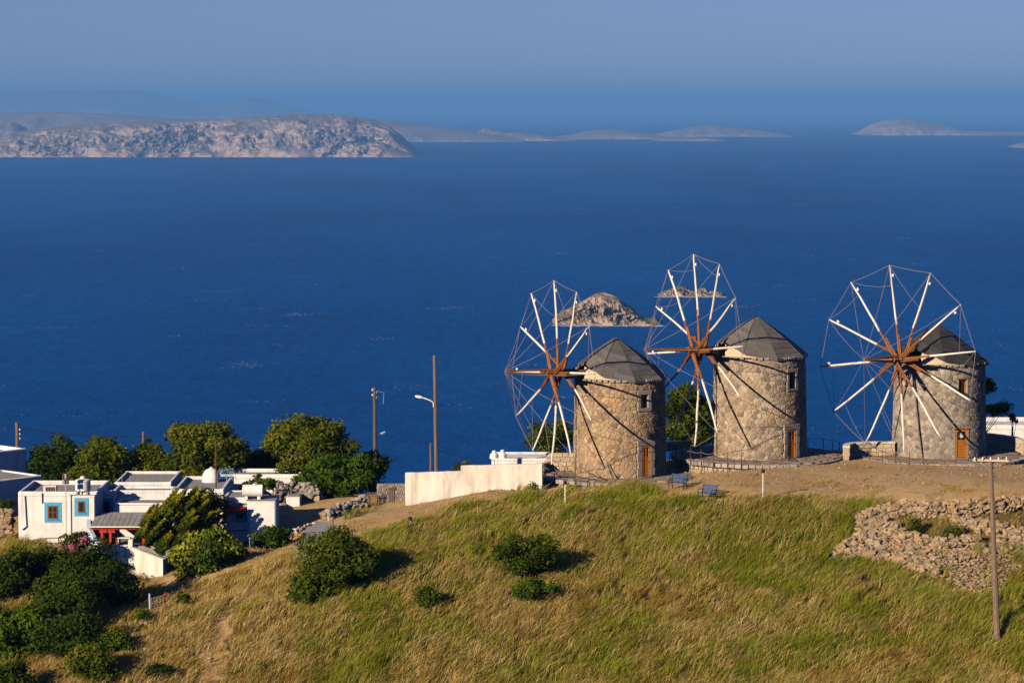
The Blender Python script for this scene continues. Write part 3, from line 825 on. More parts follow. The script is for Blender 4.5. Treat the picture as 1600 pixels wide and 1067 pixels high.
    mb = MB(); mb.cbox(hub - ax3 * .95 + Vector((0, 0, -.05)), (1.0, .42, .5), .05, axis); mb.build('shaft_opening_dark', M['dark'], rotor)  # near-black box painted as the shaded opening round the shaft
    tip = ax * tip_d; tip.z = hub.z + .05 + (tip_d - rt - 1.5) * .04
    if two_poles:
        for s_ in (.19, -.19):
            mb = MB(); mb.tube([hub - ax3 * .3 + up3 * s_ + sd_ * s_ * .3, tip + up3 * s_ * .15], [.085, .05], 6); mb.build('bowsprit_pole', M['spar'], rotor)
    else:
        mb = MB(); mb.tube([hub + ax3 * .2, tip], [.13, .07], 7); mb.build('bowsprit_pole', M['spar'], rotor)
    stag = {0: 0.0, 1: -.35, 2: .25, 3: .12, 4: -.5, 5: .45}
    tips = []
    for k in range(12):
        th = rot + k * PI / 6                     # clockwise from the top as the camera sees it
        st = stag[k % 6]
        c0 = hub + ax3 * st
        dirv = up3 * math.cos(th) + sd_ * math.sin(th)
        def on(f): return c0 + dirv * (R_ * f) + ax3 * (-st * f * .7 + .30 * f * f)
        tips.append(on(1.0))
        arm = MB(); n_ = 6
        arm.tube([on(0 if k >= 6 else 0.0), on(.12), on(.26), on(.42)], [.075, .07, .065, .06], 6)
        ao = arm.build('arm', M['spar'], rotor)
        rs = [.066, .074, .072, .070, .065, .058, .036]
        fl = [.36, .37, .5, .65, .8, .94, 1.0]
        wob = [Vector((rr.uniform(-.02, .02), rr.uniform(-.02, .02), 0)) for _ in fl]
        sl = MB(); sl.tube([on(f) + wob[i] for i, f in enumerate(fl)], [r_ * rr.uniform(.85, 1.0) for r_ in rs], 7); sl.build('rolled_sail', M['canvas'], ao)
        pe = MB(); sidev = dirv.cross(ax3).normalized()
        pe.tube([c0 + dirv * .1 + ax3 * .0 + sidev * .15, on(.26) + sidev * .13], [.082, .07], 4); pe.build('splint', M['spar'], ao)
        if k in (0, 1, 10, 11, 9, 2):
            tg = MB(); q = on(.9); sv = sidev
            tg.add([q + sv * .05, q + sv * .22 + dirv * .05, q + sv * .2 - dirv * .16, q + sv * .05 - dirv * .10, q + sv * .12 + ax3 * .05], [(0, 1, 4), (1, 2, 4), (2, 3, 4), (3, 0, 4)]); tg.build('sail_corner', M['canvas'], ao)
    rr2 = random.Random(seed + 5)
    for k in range(12):
        A, B = tips[k], tips[(k + 1) % 12]
        def rope(p, q, sag, rad_=.014):
            mb = MB(); pts_ = [p.lerp(q, f) + Vector((0, 0, -sag * math.sin(PI * f))) for f in (0, .33, .67, 1)]
            mb.tube(pts_, rad_, 4, caps=False); mb.build('rope', M['rope'], rotor)
        rope(A, B, .05)
        rope(A, tip, .12 + rr2.random() * .1, .012)
        th = rot + (k + 1) * PI / 6
        st = stag[(k + 1) % 6]
        dirv = up3 * math.cos(th) + sd_ * math.sin(th)
        q = hub + ax3 * (st * .45 + .12) + dirv * (R_ * rr2.choice([.60, .78, .84]))
        if k % 4 != 1: rope(A, q, .10 + rr2.random() * .1, .011)
    return t

def az(u, uc, rpx): return math.asin(max(-.99, min(.99, (u - uc) / rpx)))
MILL = {}
Yc = 171.5; c1 = P(968, 739, Yc); z1 = ZV(748, Yc - 2.78)
windmill(c1.x, Yc, z1, 2.80, 2.70, ZV(597, Yc - 2.7) - z1, rad(-64), 5.50, rad(-4),
         dict(a=az(1007, 968, 72), w=.60, z0=.12, z1=1.92, border=.36, inset=.03), dict(a=az(1005, 968, 72), w=.48, z0=4.20, z1=5.0, border=.27, inset=.3),
         ('stone1', 'mortar1'), 'leftmost round stone windmill, its orange door below a wall lantern', 968, 7.75, 9, .20, 21, True, lantern=True, stone=(.33, .25))
Yc2 = 174.5; c2 = P(1186, 709, Yc2); z2 = ZV(719, Yc2 - 2.88)
windmill(c2.x, Yc2, z2, 2.92, 2.78, ZV(562, Yc2 - 2.8) - z2, rad(-64), 5.85, rad(-6.5),
         dict(a=az(1232, 1186, 74), w=.66, z0=.10, z1=1.78, border=.34, inset=.04), dict(a=az(1233, 1186, 73), w=.52, z0=4.30, z1=5.28, border=.22, inset=.3),
         ('stone2', 'mortar2'), 'middle of the three windmills, pale grey board roof and a single bowsprit pole', 1186, 8.1, 9, .22, 22, False, stone=(.34, .26))
Yc3 = 176.0; c3 = P(1467, 706, Yc3); z3 = ZV(717, Yc3 - 2.85)
windmill(c3.x, Yc3, z3, 2.90, 2.78, ZV(573, Yc3 - 2.8) - z3, rad(-43), 5.75, rad(-8),
         dict(a=az(1492, 1467, 73), w=.80, z0=.06, z1=1.76, border=.05, inset=.06, paper=True), dict(a=az(1494, 1467, 73), w=.55, z0=4.02, z1=4.84, border=.05, inset=.16, mat='door'),
         ('stone3', 'mortar3'), 'rightmost windmill with a black roof and a paper notice on its orange door', 1467, 8.0, 9, .22, 23, True, roofmat='slate_dark', stone=(.34, .26))

# ------------------------------------------------------------------ stone terraces round the mills
def terrace(cx, cy, zt, rad_, a0, a1, label, seed, drop=1.6):
    rr = random.Random(seed)
    t = thing('stone_terrace', label, 'terrace', (cx, cy, zt))
    mb = MB(); mb.lathe((0, 0, 0), [(rad_ - .35, -drop - 1.2), (rad_ - .32, -.06), (0.01, -.06)], 64); mb.build('foundation', M['mortar2'], t)
    n = int(rad_ * (a1 - a0) / .42); per = (a1 - a0) / n
    for k in range(n):
        a = a0 + per * (k + .5); x, y = math.sin(a) * (rad_ - .17), -math.cos(a) * (rad_ - .17)
        b = MB(); hh = rr.uniform(.20, .27); b.cbox((0, 0, -hh / 2 + rr.uniform(.0, .04)), (rad_ * per - .03, .36, hh), .03, 0, rr.random(), .012, rr)
        o = b.build('kerb_stone', M['kerb'], t); o.location = (x, y, 0); o.rotation_euler = (0, 0, a)
    # wall face below the kerb
    W = 2 * PI * rad_; fc = MB(); k_ = 0
    cells = vor_cells(W, drop, .42, .26, .28, rr)
    for poly, (x, y), ar in cells:
        a = x / rad_ % (2 * PI); a = a - 2 * PI if a > PI else a
        if not (a0 <= a <= a1): continue
        def mf(px, py, hh):
            aa = px / rad_; r_ = rad_ - .30 + hh; return (math.sin(aa) * r_, -math.cos(aa) * r_, py - drop - .26)
        g = stone_geo(poly, mf, .02, rr.uniform(.03, .07), -.08, rr); fc.add(g[0], g[1], rr.random())
    tag(fc.build('stone_facing', M['mortar2'], t), kind='stuff')
    # flagstones
    pv = MB(); cells = vor_cells(2 * rad_, 2 * rad_, .8, .62, .3, rr)
    for poly, (x, y), ar in cells:
        X, Y_ = x - rad_, y - rad_; rr_ = math.hypot(X, Y_)
        if rr_ > rad_ - .5 or rr_ < 2.6: continue
        g = stone_geo([(px - rad_, py - rad_) for px, py in poly], lambda px, py, hh: (px, py, hh), .035, rr.uniform(.0, .03), -.08, rr)
        pv.add(g[0], g[1], rr.random())
    tag(pv.build('flagstones', M['paving'], t), kind='stuff')
    return t
terrace(c1.x, Yc, z1, 5.05, rad(-150), rad(5), 'stone paved terrace with kerb round the foot of the leftmost windmill', 31)
terrace(c2.x, Yc2, z2, 5.45, rad(-160), rad(20), 'stone paved terrace with rusty posts round the middle windmill', 32)
terrace(c3.x, Yc3, z3 - .02, 5.55, rad(-150), rad(80), 'stone paved terrace with block kerb round the rightmost windmill', 33, 1.2)

def rope_fence(pts, hs, label, mat='rust', rh=(.85, .45), rm='rope', sag=.06, pr=.024, name='rope_fence'):
    p0 = Vector(pts[0]); t = thing(name, label, 'fence', p0)
    for i, p in enumerate(pts):
        q = Vector(p) - p0
        mb = MB(); mb.tube([q + Vector((0, 0, -.5)), q + Vector((R.uniform(-.02, .02), 0, hs))], pr, 6); mb.build('post', M[mat], t)
    for i in range(len(pts) - 1):
        A, B = Vector(pts[i]) - p0, Vector(pts[i + 1]) - p0
        for r_ in rh:
            mb = MB(); mb.tube([A.lerp(B, f) + Vector((0, 0, r_ * hs - sag * math.sin(PI * f))) for f in (0, .25, .5, .75, 1)], .013, 4, caps=False); mb.build('rope', M[rm], t)
    return t
def arc(cx, cy, z, r_, us, a_side=1):
    """points on the terrace rim whose pixel column is u"""
    out_ = []
    for u in us:
        a = -PI / 2
        best = min((abs(proj(cx + math.sin(q) * r_, cy - math.cos(q) * r_, z)[0] - u), q) for q in np.linspace(-PI / 2, PI / 2, 400))
        out_.append((cx + math.sin(best[1]) * r_, cy - math.cos(best[1]) * r_, z))
    return out_
rope_fence(arc(c1.x, Yc, z1 - .25, 5.12, (840, 852, 866, 882, 899, 920)), 1.05, 'rusty posts with slack ropes round the terrace of the leftmost windmill', sag=.1)
rope_fence(arc(c2.x, Yc2, z2 - .35, 5.52, (1045, 1050, 1055, 1065, 1079, 1096, 1115, 1136, 1158)), 1.15, 'rusty posts with slack ropes round the terrace of the middle windmill', sag=.09)
rope_fence(arc(c3.x, Yc3, z3 - .25, 5.62, (1320, 1326, 1333, 1342, 1359, 1379, 1400, 1421, 1443)), .95, 'rusty posts with slack ropes round the terrace of the rightmost windmill', sag=.08)
rope_fence([(XU(u, 178.5), 178.5, ZV(v, 178.5)) for u, v in ((1262, 706), (1286, 706), (1301, 708), (1311, 712))], .85, 'dark iron posts and rail against the sea right of the middle windmill', mat='iron', rh=(1.0,), rm='iron', sag=0.02)

# low walls beside the mills
def block_wall(name, label, pts, h, th, mat, rr, bl=.5, bh=.28, cap=None, cat='wall', partmax=290, caph=.08):
    """a wall of separate blocks along points (x, y, z of the foot)"""
    p0 = Vector(pts[0]); t = thing(name, label, cat, p0)
    pv = [Vector(p) - p0 for p in pts]; cnt = 0; extra = MB()
    nrow = max(1, int(round(h / bh))); bh = h / nrow
    for i in range(len(pv) - 1):
        A, B = pv[i], pv[i + 1]; d = B - A; L = math.hypot(d.x, d.y); a = math.atan2(d.y, d.x)
        if L < .05: continue
        mb = MB(); mb.box(((A.x + B.x) / 2, (A.y + B.y) / 2, (A.z + B.z) / 2 + h / 2 - .03), (L + .02, th * .8, h - .04), a); mb.build('wall_core', M['mortar2'], t)
        for r_ in range(nrow):
            x = -rr.uniform(0, bl * .5)
            while x < L:
                ln = bl * rr.uniform(.7, 1.3); x0, x1 = max(x, 0), min(x + ln, L)
                if x1 - x0 > .08:
                    f = (x0 + x1) / 2 / L; c = A.lerp(B, f); z = c.z + bh * (r_ + .5)
                    g = MB(); g.cbox((c.x, c.y, z), (x1 - x0 - .02, th + rr.uniform(-.02, .03), bh - .018), .025, a, rr.random(), .012, rr)
                    if cnt < partmax: g.build('block', M[mat], t); cnt += 1
                    else: extra.add(g.v, g.f, g.r[0])
                x += ln
    if extra.v: tag(extra.build('block_courses', M[mat], t), kind='stuff')
    if cap:
        g = MB()
        for i in range(len(pv) - 1):
            A, B = pv[i], pv[i + 1]; d = B - A; L = math.hypot(d.x, d.y); a = math.atan2(d.y, d.x)
            g.cbox(((A.x + B.x) / 2, (A.y + B.y) / 2, (A.z + B.z) / 2 + h + caph / 2), (L + .06, th + .06, caph), .03, a)
        g.build('coping', M[cap], t)
    return t
rw = random.Random(5)
def arcp(cx, cy, z, r_, a0, a1, n): return [(cx + math.sin(a0 + (a1 - a0) * k / n) * r_, cy - math.cos(a0 + (a1 - a0) * k / n) * r_, z) for k in range(n + 1)]
block_wall('block_wall', 'low pale block wall behind the terrace left of the leftmost windmill', [(XU(853, 172.6), 172.6, z1), (XU(903, 172.6), 172.6, z1)], 1.1, .35, 'palestone', rw)
block_wall('block_wall', 'short stub of pale blocks stepping down at the left end of the terrace', [(XU(846, 171.4), 171.4, z1 - .2), (XU(856, 172.4), 172.4, z1 - .2)], .8, .3, 'palestone', rw)
block_wall('block_wall', 'curved pale block wall with cream coping left of the rightmost windmill', [(XU(1322, 172.6), 172.6, z3), (XU(1323, 173.6), 173.6, z3), (XU(1332, 174.4), 174.4, z3), (XU(1360, 174.9), 174.9, z3), (XU(1397, 175), 175.0, z3)], .72, .4, 'palestone', rw, cap='cream', caph=.16)
block_wall('block_wall', 'low block wall under the white building right of the rightmost windmill', arcp(c3.x, Yc3, z3, 5.3, rad(82), rad(140), 8), 0.75, .4, 'palestone', rw, cap='cream')
block_wall('block_wall', 'short pale block wall between the left and middle windmills', [(XU(1040, 178), 178, z2 - .2), (XU(1075, 178.5), 178.5, z2 - .2)], .6, .35, 'palestone', rw)
# ------------------------------------------------------------------ white village
def flat_house(name, label, u0, u1, vt, vb, Y, depth, rot=0.0, par=.28, mat='white', roofmat='concrete', sidemat=None, thick=.22, cat='house', extra=1.2):
    """flat roofed whitewashed block; front wall between pixel columns u0..u1 at distance Y"""
    x0, x1 = XU(u0, Y), XU(u1, Y); zt, zb = ZV(vt, Y), ZV(vb, Y)
    w_ = x1 - x0; cx = (x0 + x1) / 2
    t = thing(name, label, cat, (cx, Y, zb), rot)
    H = zt - zb
    mb = MB(); mb.cbox((0, depth / 2, (H - par - extra) / 2), (w_, depth, H - par + extra), .05); mb.build('wall', M[mat], t, smooth=False)
    for nm, c, d in (('parapet', (0, thick / 2, H - par / 2), (w_, thick, par)), ('parapet', (0, depth - thick / 2, H - par / 2), (w_, thick, par)),
                     ('parapet', (-w_ / 2 + thick / 2, depth / 2, H - par / 2 - .002), (thick, depth - 2 * thick + .02, par)), ('parapet', (w_ / 2 - thick / 2, depth / 2, H - par / 2 - .002), (thick, depth - 2 * thick + .02, par))):
        b = MB(); b.cbox((c[0], c[1], c[2] - .02), (d[0] - .004, d[1] - .004, d[2] + .04), .05, 0, .5, .01, R); b.build(nm, M[mat], t)
    mb = MB(); mb.box((0, depth / 2, H - par + .012), (w_ - 2 * thick + .01, depth - 2 * thick + .01, .05)); mb.build('roof', M[roofmat], t)
    t['_'] = 0; del t['_']
    return t, dict(x0=x0, x1=x1, zt=zt, zb=zb, cx=cx, Y=Y, H=H, w=w_)
def blue_window(t, g, u0, u1, v0, v1, band=.20, frame='brown', name='window', muntin=True, bandmat='blue'):
    """window with a painted band; pixel outline is the band's outer edge"""
    Y = g['Y']; x0, x1 = XU(u0, Y) - g['cx'], XU(u1, Y) - g['cx']; z0, z1 = ZV(v1, Y) - g['zb'], ZV(v0, Y) - g['zb']
    wn = bpy.data.objects.new(name, None); COL.objects.link(wn); wn.parent = t; wn.location = ((x0 + x1) / 2, 0, z0)
    W_, H_ = x1 - x0, z1 - z0
    mb = MB()
    for s_ in (-1, 1): mb.box((s_ * (W_ / 2 - band / 2), -.012, H_ / 2), (band, .03, H_))
    for z in (band / 2, H_ - band / 2): mb.box((0, -.012, z), (W_ - 2 * band, .03, band))
    if band > 0: mb.build('painted_band', M[bandmat], wn)
    iw, ih = W_ - 2 * band, H_ - 2 * band
    mb = MB(); mb.box((0, .004, H_ / 2), (iw, .03, ih)); mb.build('pane', M['glass'], wn)
    fw = .09; mb = MB()
    for s_ in (-1, 1): mb.box((s_ * (iw / 2 - fw / 2), -.02, H_ / 2), (fw, .05, ih))
    for z in (band + fw / 2, H_ - band - fw / 2): mb.box((0, -.02, z), (iw - 2 * fw, .05, fw))
    if muntin:
        mb.box((0, -.018, H_ / 2), (.07, .05, ih - 2 * fw))
        for f in (.5,): mb.box((0, -.014, band + ih * f), (iw - 2 * fw, .04, .045))
    mb.build('frame', M[frame], wn)
    mb = MB(); mb.cbox((0, -.04, band - .02), (iw + .1, .10, .05), .01); mb.build('sill', M[bandmat], wn)
    return wn

hA, gA = flat_house('house', 'long white house with two blue framed windows, leftmost in front', 28, 152, 768, 840, 168.0, 5.2)
blue_window(hA, gA, 69, 95.5, 784.5, 816)
mb = MB(); mb.tube([(XU(38, 168) - gA['cx'], -.06, ZV(774, 168) - gA['zb']), (XU(40, 168) - gA['cx'], -.06, ZV(822, 168) - gA['zb']), (XU(33, 168) - gA['cx'], -.10, ZV(826, 168) - gA['zb'])], .05, 6); mb.build('drainpipe', M['white'], hA)
mb = MB(); mb.tube([(XU(66, 168) - gA['cx'], -.04, ZV(770, 168) - gA['zb']), (XU(66, 168) - gA['cx'], -.04, ZV(786, 168) - gA['zb'])], .03, 5); mb.build('cable', M['iron'], hA)
hA2, gA2 = flat_house('house', 'small white annexe with one blue framed window and a round tank on top', 106, 148, 774, 842, 167.4, 1.6, par=.05, thick=.12)
blue_window(hA2, gA2, 116, 138, 777.5, 806, muntin=False)
hA3, gA3 = flat_house('house', 'recessed white house part with a blue framed dark doorway', 151, 181, 766, 842, 170.4, 3.0, par=.3)
def doorway(t, g, u0, u1, v0, v1, band=.2, mat='blue', inner='dark'):
    Y = g['Y']; x0, x1 = XU(u0, Y) - g['cx'], XU(u1, Y) - g['cx']; z0, z1 = ZV(v1, Y) - g['zb'], ZV(v0, Y) - g['zb']
    d = bpy.data.objects.new('door', None); COL.objects.link(d); d.parent = t; d.location = ((x0 + x1) / 2, 0, z0)
    W_, H_ = x1 - x0, z1 - z0; mb = MB()
    for s_ in (-1, 1): mb.box((s_ * (W_ / 2 - band / 2), -.012, H_ / 2), (band, .03, H_))
    mb.box((0, -.012, H_ - band / 2), (W_ - 2 * band, .03, band)); mb.build('frame', M[mat], d)
    mb = MB(); mb.box((0, .003, (H_ - band) / 2), (W_ - 2 * band, .03, H_ - band)); mb.build('opening', M[inner], d)  # solid panel, the doorway's darkness is put into its colour
    mb = MB(); mb.box((-W_ / 2 + band + .04, -.25, (H_ - band) / 2), (.05, .5, H_ - band - .05)); mb.build('leaf', M[mat], d)
doorway(hA3, gA3, 153, 176, 778, 829)

hB1, gB1 = flat_house('house', 'white stepped house behind the yellowish conifer, lowest flat roof in front', 178, 272, 786, 856, 168.8, 2.3, par=.12)
blue_window(hB1, gB1, 209, 214, 816, 842, band=0, frame='blue', muntin=False)
hB2, gB2 = flat_house('house', 'white stepped house, middle grey roof with low parapet', 181, 270, 766, 860, 171.15, 1.9, par=.14)
hB3, gB3 = flat_house('house', 'white stepped house, highest back roof with thin rail posts', 178, 268, 753, 860, 173.1, 5.4, par=.2)
for q in range(7):
    mb = MB(); x = -gB3['w'] / 2 + .5 + q * .48; mb.tube([(x, .12, gB3['H'] - .05), (x, .12, gB3['H'] + .45)], .015, 4); mb.build('rail_post', M['galv'], hB3)
hB4, gB4 = flat_house('house', 'white house with a grey green sloping flat roof in front of the dome', 271, 350, 764, 860, 170.6, 6.2, par=.24)
hD1, gD1 = flat_house('house', 'white house with blue window under a red awning', 348, 388, 777, 862, 168.6, 3.2, par=.1)
wnD = blue_window(hD1, gD1, 363, 386, 797, 815, band=.13, frame='blue', muntin=False)
mb = MB(); mb.box((-.0, -.05, 0), (gD1['w'], .08, .06)); o = mb.build('blue_trim', M['blue'], hD1); o.location = (0, 0, ZV(786.5, 168.6) - gD1['zb'])
xa, xb = XU(353, 168.4) - gD1['cx'], XU(384, 168.4) - gD1['cx']; za = ZV(791.5, 168.4) - gD1['zb']
mb = MB(); n_ = 12
for q in range(n_):
    a, b = xa + (xb - xa) * q / n_, xa + (xb - xa) * (q + 1) / n_
    mb.add([(a, -.03, za), (b, -.03, za), (b, -.55, za - .22), (a, -.55, za - .22), (a, -.03, za - .03), (b, -.03, za - .03), (b, -.55, za - .25 - .03 * (q % 2)), (a, -.55, za - .25 - .03 * (q % 2))],
           [(3, 2, 1, 0), (4, 5, 6, 7), (3, 7, 6, 2), (0, 1, 5, 4), (0, 4, 7, 3), (1, 2, 6, 5)])
mb.build('awning', M['red'], hD1)
mb = MB(); zl = ZV(828, 168.6) - gD1['zb']
mb.tube([(xa, -.06, zl), (xb + .2, -.06, zl)], .03, 5); mb.tube([(xb + .1, -.06, zl), (xb + .1, -.06, ZV(800, 168.6) - gD1['zb'])], .04, 5)
mb.build('blue_pipe', M['blue'], hD1)
hD2, gD2 = flat_house('house', 'plain white block with a lying cylindrical tank on its roof', 386, 430, 783, 862, 167.6, 2.9, par=.04, thick=.1)
mb = MB(); xl = gD2['w'] / 2
mb.tube([(-xl + .02, -.07, ZV(800, 167.6) - gD2['zb']), (-xl + .08, -.07, ZV(795, 167.6) - gD2['zb']), (-xl + .08, -.07, 0.2)], .06, 6)
mb.build('blue_drainpipe', M['blue'], hD2)
mb = MB(); mb.box((xl + .012, .1, gD2['H'] / 2), (.03, .22, gD2['H'] - .1)); mb.build('blue_corner', M['blue'], hD2)
hC, gC = flat_house('house', 'long low white building behind the tank and the bushes', 340, 470, 741, 800, 178.0, 3.0, par=.25)
hE, gE = flat_house('house', 'tall white house at the left edge with a shaded wall facing right', -120, 90, 709, 800, 178.0, 6.0, rot=rad(0), par=.3)
hF, gF = flat_house('house', 'low white house at the left edge with a rounded roof rim, in shade', -60, 100, 750, 838, 174.0, 4.0, rot=rad(0), par=.12)
for h_, g_, u_, Y_ in ((hE, gE, 42, 181.0), (hF, gF, 66, 176.5)):
    h_.rotation_euler.z = rad(48); k_ = g_['w'] / 2
    h_.location.x = XU(u_, Y_) - k_ * math.cos(rad(48)); h_.location.y = Y_ - k_ * math.sin(rad(48))
hG, gG = flat_house('house', 'small white shed with dark opening right of the lying tank', 447, 469, 776, 812, 173.5, 2.5, par=.02, thick=.1)
# buildings right of the mills and behind the long wall
hH, gH = flat_house('building', 'low white flat roofed building right of the rightmost windmill', 1536, 1640, 664, 722, 190.0, 5.0, par=.3, cat='building', roofmat='white')
hI, gI = flat_house('building', 'white terrace block in front of the low white building at right edge', 1530, 1650, 694, 730, 183.5, 3.0, par=.4, cat='building', roofmat='white')
hJ, gJ = flat_house('house', 'small white roof with rounded chimneys behind the long wall', 768, 862, 716, 760, 178.0, 3.5, par=.16, roofmat='white')
for q, (u, hh) in enumerate(((772, .5), (785, .55))):
    mb = MB(); mb.lathe((XU(u, 178) - gJ['cx'], .35, gJ['H'] - .05), [(.28, 0), (.26, hh * .5), (.13, hh * .75), (.11, hh)], 10); mb.build('chimney', M['white'], hJ)

# dome
dc = P(331, 746, 175.8); zdm = gB4['zt'] - .1
t = thing('dome', 'small whitewashed dome on the back of the white roofs', 'dome', (dc.x, 175.6, zdm))
mb = MB(); mb.lathe((0, 0, 0), [(.62, -.3), (.60, .1), (.54, .38), (.38, .62), (.16, .74), (.01, .76)], 20); mb.build('shell', M['white'], t, smooth=True)
mb = MB(); mb.lathe((0, 0, .74), [(.10, 0), (.10, .07), (.01, .09)], 10); mb.build('cap', M['white'], t)
# tanks
t = thing('water_tank', 'round white upright water tank on the annexe roof', 'water tank', (XU(130, 168.4), 168.3, gA2['zt'] + .0))
mb = MB(); mb.lathe((0, 0, 0), [(.40, .16), (.46, .2), (.46, .78), (.42, .84), (.16, .92), (.14, .99), (.01, 1.0)], 20); mb.build('tank', M['white'], t, smooth=False)
mb = MB(); mb.lathe((0, 0, .98), [(.14, 0), (.14, .06), (.01, .07)], 12); mb.build('lid', M['white'], t)
for s_ in (-1, 1):
    mb = MB(); mb.box((s_ * .3, 0, .08), (.12, .8, .16)); mb.build('support', M['galv'], t)
t = thing('water_tank', 'white water tank lying on its side on the right white block', 'water tank', (XU(395, 168.6), 168.7, gD2['zt'] - .03))
mb = MB(); mb.tube([(-.62, 0, .52), (-.58, 0, .52), (.58, 0, .52), (.62, 0, .52)], [.30, .37, .37, .30], 18); mb.build('tank', M['white'], t)
mb = MB(); mb.lathe((.1, 0, .87), [(.13, 0), (.13, .06), (.01, .09)], 10); mb.build('lid', M['white'], t)
for s_ in (-1, 1):
    mb = MB(); mb.cbox((s_ * .38, 0, .10), (.2, .6, .24), .02); mb.build('support', M['white'], t)
# crate like unit on the left roof
t = thing('roof_unit', 'white slatted crate like unit on the roof of the long white house', 'crate', (XU(79, 169), 168.9, gA['zt'] - .28))
mb = MB(); mb.cbox((0, .02, .28), (.78, .5, .5), .02); mb.build('case', M['white'], t)
for q in range(6):
    mb = MB(); mb.box((-.22 + q * .1, -.25, .28), (.05, .04, .4)); mb.build('slat', M['rust'], t)
# antenna with stacked dishes
t = thing('antenna', 'thin pole with two stacked box antennas in front of the long house', 'antenna', (XU(103, 167.2), 167.1, hz1(XU(103, 167.2), 167.1)))
zz = ZV(741, 167.1) - t.location.z
mb = MB(); mb.tube([(0, 0, -.3), (0, 0, zz)], .03, 6); mb.build('pole', M['palestone'], t)
for q in range(2):
    for k in range(3):
        mb = MB(); mb.cbox((-.14 + .14 * k, 0, zz - .1 - q * .34), (.12, .08, .28), .01); mb.build('panel', M[('rust', 'galv', 'iron')[(k + q) % 3]], t)
# rusty mast, small cypress pole
t = thing('mast', 'rusty thin mast rising from the white roofs beside the dome', 'mast', (XU(337.5, 171), 171, gB4['zt'] - .2))
hz_ = ZV(684, 171) - t.location.z
mb = MB(); mb.tube([(0, 0, 0), (.02, 0, hz_)], .045, 6); mb.build('pole', M['rust'], t)
for s_ in (1.0, .8):
    mb = MB(); mb.tube([(0, 0, hz_ * .36), (s_, .3, hz_ * (.36 + .06 * s_)), (s_ * 1.2, .4, hz_ * .2)], .02, 5); mb.build('stay', M['galv'], t)
# satellite dish left roof, green dish
t = thing('satellite_dish', 'small green grid dish beside the dome', 'dish', (XU(354, 174), 174, gB4['zt'] - .1))
mb = MB(); mb.tube([(0, 0, 0), (0, 0, .5)], .03, 5); mb.build('pole', M['galv'], t)
mb = MB()
for q in range(6):
    f = -.4 + q * .16; mb.tube([(f, -.1 - .2 * f * f, .3), (f * .8, 0, .65), (f, -.1, .95)], .014, 4)
for q in range(4): mb.tube([(-.42, -.1, .35 + q * .18), (0, .05, .35 + q * .18), (.42, -.1, .35 + q * .18)], .014, 4)
mb.build('grid', M['blue'], t)

# pergola
px0, px1 = XU(146, 167), XU(228, 167); gz = hz1(XU(170, 166), 166)
zr = ZV(806, 167.6)
terr_z = ZV(852, 165.6)
t = thing('pergola', 'grey slatted pergola roof on red posts in front of the white houses', 'pergola', (px0, 165.8, terr_z))
L_ = px1 - px0
for q in range(10):
    x = L_ * (q + .5) / 10
    mb = MB(); mb.add([(x - L_ / 20 + .012, -.5, zr - terr_z - .32), (x + L_ / 20 - .012, -.5, zr - terr_z - .32), (x + L_ / 20 - .012, 2.6, zr - terr_z + .12), (x - L_ / 20 + .012, 2.6, zr - terr_z + .12),
                       (x - L_ / 20 + .012, -.5, zr - terr_z - .36), (x + L_ / 20 - .012, -.5, zr - terr_z - .36), (x + L_ / 20 - .012, 2.6, zr - terr_z + .08), (x - L_ / 20 + .012, 2.6, zr - terr_z + .08)],
                      [(0, 1, 2, 3), (7, 6, 5, 4), (0, 4, 5, 1), (1, 5, 6, 2), (3, 2, 6, 7), (0, 3, 7, 4)])
    mb.build('roof_panel', M['concrete'], t)
mb = MB(); mb.box((L_ / 2, -.55, zr - terr_z - .30), (L_ + .1, .06, .07)); mb.build('white_edge', M['white'], t)
mb = MB(); mb.box((L_ / 2, -.3, zr - terr_z - .42), (L_, .12, .13)); mb.build('beam', M['red'], t)
for u in (159, 172, 224):
    x = XU(u, 165.6) - px0; mb = MB(); mb.box((x, -.3, (zr - terr_z - .5) / 2), (.14, .13, zr - terr_z - .5)); mb.box((x + .06, -.3, zr - terr_z - .6), (.42, .1, .16)); mb.build('post', M['red'], t)
# terrace slab with garden walls
t = thing('courtyard', 'white walled courtyard under the pergola, its beige corner wall going down the slope', 'courtyard', (px0, 165.3, terr_z))
mb = MB(); mb.box((2.4, 1.9, -.9), (6.2, 3.6, 1.8)); mb.build('floor', M['concrete'], t)
mb = MB(); zlow = ZV(882, 165.2) - terr_z
xw0, xw1 = XU(155, 165.2) - px0, XU(205, 165.2) - px0
mb = MB(); mb.cbox(((xw0 + xw1) / 2, -.02, (-.12 + zlow) / 2), (xw1 - xw0, .25, -zlow + .3), .04); mb.build('front_wall', M['white'], t)
# stepped side wall running up to the house
mb = MB()
pts_s = [(xw0 + .1, -.1, .02), (xw0 - .35, .6, .35), (xw0 - .85, 1.4, .95), (xw0 - 1.0, 2.2, 1.35)]
for i in range(3):
    A, B = Vector(pts_s[i]), Vector(pts_s[i + 1]); d = B - A; nn = Vector((-d.y, d.x, 0)).normalized() * .11
    mb.add([A + nn, A - nn, B - nn, B + nn] + [Vector((p.x, p.y, -1.6)) for p in (A + nn, A - nn, B - nn, B + nn)], [(0, 1, 2, 3), (1, 0, 4, 5), (2, 1, 5, 6), (3, 2, 6, 7), (0, 3, 7, 4)])
mb.build('side_wall', M['paleblue'], t)  # white wall with its bluish shade put into the colour
